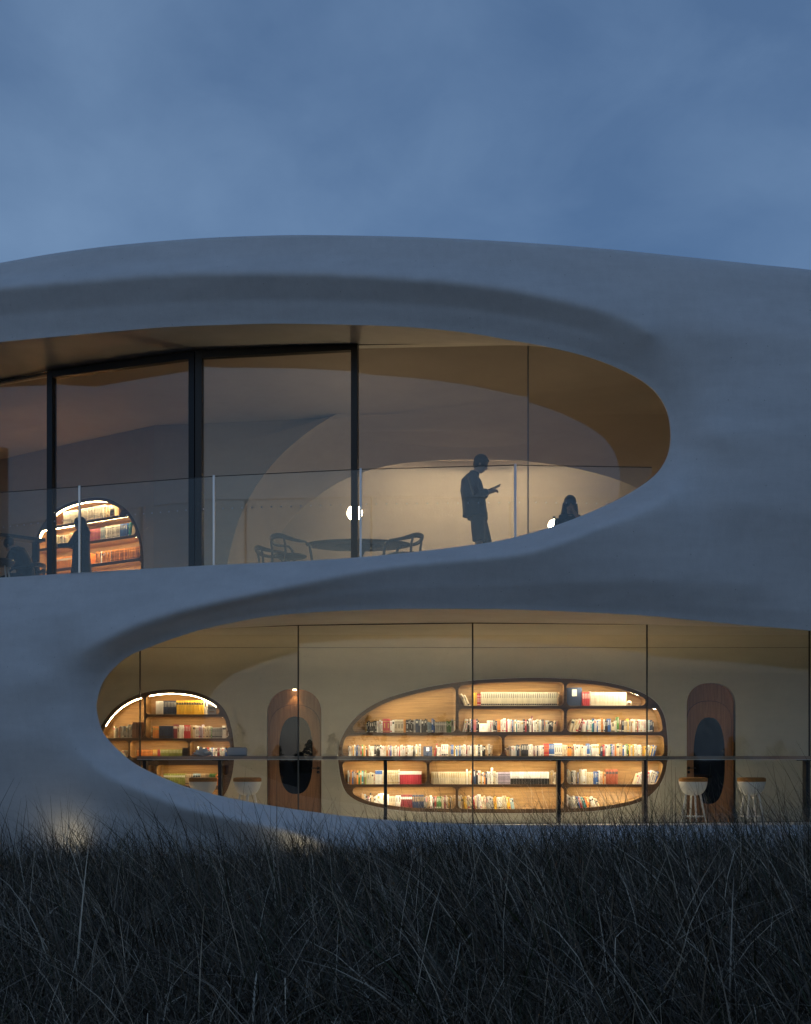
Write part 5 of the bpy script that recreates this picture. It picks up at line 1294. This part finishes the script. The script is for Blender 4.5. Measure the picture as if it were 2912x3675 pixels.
# a far line of trees on the other side of the park (they show as reflections in the glass)
tv, tf = [], []
for k in range(150):
    x = -90+k*1.25+random.uniform(-.8, .8); y = -62+random.uniform(-6, 6); hgt = random.uniform(1.8, 3.6)*(1.5 if random.random() < .2 else 1); r_ = hgt*random.uniform(.22, .4)
    for q in range(150):
        a = random.uniform(0, 2*math.pi); u_ = random.uniform(0, 1)**.6; zz = random.uniform(.12, 1); rr = r_*math.sin(math.pi*min(1, zz*.85+.12))*u_
        c = Vector((x+math.cos(a)*rr, y+math.sin(a)*rr, GZ+zz*hgt)); s_ = random.uniform(.12, .34); d1 = Vector((random.uniform(-1,1), random.uniform(-1,1), random.uniform(-1,1))).normalized(); d2 = d1.cross(Vector((random.uniform(-1,1), random.uniform(-1,1), random.uniform(-1,1)))).normalized()
        i0 = len(tv); tv += [c-d1*s_, c+d2*s_*.6, c+d1*s_, c-d2*s_*.6]; tf.append((i0, i0+1, i0+2, i0+3))
tag(link('far_treeline', mesh_from('far_treeline', tv, tf), M_tree), 'dark line of distant trees reflected in the glass', 'trees', None, 'stuff')
for px, py, Y, e, lab in ((225, 3060, 18.55, 3.4, 'small warm uplight in the grass washing the concrete wall at lower left'), (1060, 3060, 17.45, 3.2, 'small warm uplight in the grass below the left door')):
    p = at(px, py, Y); p.z = GZ
    u_ = empty('garden_uplight', p, 0, lab, 'light', None)
    MB().lathe([(.045, 0), (.045, .10), (.052, .11), (.052, .125), (.04, .125), (.038, .115), (.01, .112)], 20).build('housing', M_black, u_, True)
    MB().lathe([(.001, .1135), (.036, .1135), (.036, .118), (.001, .119)], 20).build('lens', mat('uplight_lens', (1, .9, .6), .4, emit=(1, .80, .42), estr=8), u_, True)
    ld = bpy.data.lights.new('uplight', 'SPOT'); lo_ = bpy.data.objects.new('uplight', ld); COL.objects.link(lo_)
    ld.energy = e; ld.color = (1, .80, .44); ld.spot_size = R(140); ld.spot_blend = 1.0; ld.shadow_soft_size = .05
    lo_.location = p+Vector((0, 0, .15)); lo_.rotation_euler = (R(128), 0, 0)

def grass(name, N, ymin, ymax, hf, wid, seg, lean, droop, zb=GZ, power=1.0, xr=None, mtl=None):
    y = ymin+(ymax-ymin)*rng.random(N)**power
    hw = .37*y+1.9
    x = (rng.random(N)*2-1)*hw if xr is None else xr[0]+(xr[1]-xr[0])*rng.random(N)
    # clump: pull towards tuft centres
    nc = max(1, N//45); cy_ = ymin+(ymax-ymin)*rng.random(nc)**power; cx_ = (rng.random(nc)*2-1)*(.37*cy_+1.9) if xr is None else xr[0]+(xr[1]-xr[0])*rng.random(nc)
    ci = rng.integers(0, nc, N); pull = rng.random(N) < .75
    sp = .10+.05*rng.standard_normal(N)
    x = np.where(pull, cx_[ci]+sp*rng.standard_normal(N), x); y = np.where(pull, cy_[ci]+sp*rng.standard_normal(N), y)
    tw = rng.normal(0, .45, nc)[ci]
    hgt = hf(x, y)*rng.uniform(.5, 1.10, N)*np.where(pull, rng.uniform(.72, 1.16, nc)[ci], .95)
    a = lean[0]+lean[1]*rng.standard_normal(N)+tw                 # azimuth of the bend
    tilt = np.abs(rng.normal(droop[0], droop[1], N)+rng.normal(0, .22, nc)[ci])               # how far it leans
    cur = np.abs(rng.normal(.5, .45, N))                           # extra curl to the tip
    kink = rng.random(N) < .26; kp = rng.uniform(.4, .8, N); ka = rng.uniform(.8, 1.9, N)
    wa = rng.random(N)*math.pi; w = wid*rng.uniform(.6, 1.3, N)
    P = np.zeros((N, seg+1, 3)); pos = np.stack([x, y, np.full(N, zb)], 1); P[:, 0] = pos; ang = tilt*.35
    for k in range(1, seg+1):
        t = k/seg
        ang = tilt*(.35+.65*t)+cur*t*t*.9
        ang = np.where(kink & (t > kp), ang+ka, ang)
        ds = hgt/seg
        P[:, k, 0] = P[:, k-1, 0]+np.cos(a)*np.sin(ang)*ds; P[:, k, 1] = P[:, k-1, 1]+np.sin(a)*np.sin(ang)*ds; P[:, k, 2] = P[:, k-1, 2]+np.cos(ang)*ds
    P[:, :, 2] = np.maximum(P[:, :, 2], zb+.004)
    side = np.stack([np.cos(wa), np.sin(wa), np.zeros(N)], 1)
    prof = np.array([1.0, 1.0, .85, .6, .12]) if seg == 4 else np.linspace(1, .12, seg+1)
    Lf = P-side[:, None]*(w[:, None, None]*prof[None, :, None]*.5); Rt = P+side[:, None]*(w[:, None, None]*prof[None, :, None]*.5)
    V_ = np.stack([Lf, Rt], 2).reshape(-1, 3)                      # (N, seg+1, 2)
    b0 = (np.arange(N)*(seg+1)*2)[:, None, None]; k = (np.arange(seg)*2)[None, :, None]
    F_ = (b0+k+np.array([0, 1, 3, 2])[None, None, :]).reshape(-1, 4)
    me = bpy.data.meshes.new(name); nv, nf = len(V_), len(F_)
    me.vertices.add(nv); me.vertices.foreach_set('co', V_.astype(np.float32).ravel()); me.loops.add(nf*4); me.loops.foreach_set('vertex_index', F_.astype(np.int32).ravel())
    me.polygons.add(nf); me.polygons.foreach_set('loop_start', np.arange(0, nf*4, 4, dtype=np.int32)); me.polygons.foreach_set('loop_total', np.full(nf, 4, np.int32))
    at_ = me.attributes.new('tint', 'FLOAT', 'POINT'); at_.data.foreach_set('value', np.repeat(rng.random(N), (seg+1)*2).astype(np.float32))
    me.update(calc_edges=True); me.materials.append(mtl); me.shade_smooth()
    return tag(link(name, me), None, None, None, 'stuff')
def grass_mat():
    m = bpy.data.materials.new('dry_grass'); m.use_nodes = True; t = m.node_tree; p = t.nodes['Principled BSDF']; L = t.links.new
    a = t.nodes.new('ShaderNodeAttribute'); a.attribute_name = 'tint'; r = t.nodes.new('ShaderNodeValToRGB'); cr = r.color_ramp; cr.interpolation = 'LINEAR'
    cr.elements[0].position = 0; cr.elements[0].color = (.022, .016, .010, 1); cr.elements[1].position = 1; cr.elements[1].color = (.58, .49, .37, 1)
    for pz, c in ((.30, (.050, .037, .024)), (.48, (.034, .048, .016)), (.54, (.080, .060, .040)), (.82, (.17, .132, .092))):
        e = cr.elements.new(pz); e.color = (*c, 1)
    L(a.outputs['Fac'], r.inputs[0]); L(r.outputs[0], p.inputs['Base Color']); p.inputs['Roughness'].default_value = .55; p.inputs['Specular IOR Level'].default_value = .35
    return m
MG = grass_mat()
def h_tall(x, y):
    s_ = x/(.33*y)                                                # -1 left edge of the picture, +1 right
    return (np.interp(s_, [-1, -.55, -.2, .3, 1], [.98, .96, 1.10, 1.32, 1.42])+.10*np.sin(2.3*x+.7*y)+.09*np.sin(4.1*x-1.3*y+1)+.05*np.sin(9.7*x+2*y))*np.clip((y-5.5)/2.5, .62, 1)
grass('tall_grass', 50000, 6.2, 15.8, h_tall, .0125, 5, (R(172), 1.5), (.86, .50), power=.85, mtl=MG)
grass('laid_grass', 38000, 5.6, 14.0, lambda x, y: .98+0*x, .0095, 5, (R(178), 1.5), (1.2, .40), power=.9, mtl=MG)
grass('short_grass', 36000, 3.4, 7.6, lambda x, y: .46+.10*np.sin(3*x+y), .0095, 5, (R(150), 1.9), (.45, .45), power=.8, mtl=MG)
grass('arching_grass', 5200, 6.0, 15.2, lambda x, y: 1.30+.16*np.sin(2.1*x+y)+.12*np.sin(4.7*x-y), .016, 6, (R(176), .8), (.95, .35), power=.9, mtl=MG)
grass('stray_stems', 700, 9.0, 15.4, lambda x, y: 1.34+.14*np.sin(3*x), .010, 5, (R(165), 1.1), (.50, .25), mtl=MG)
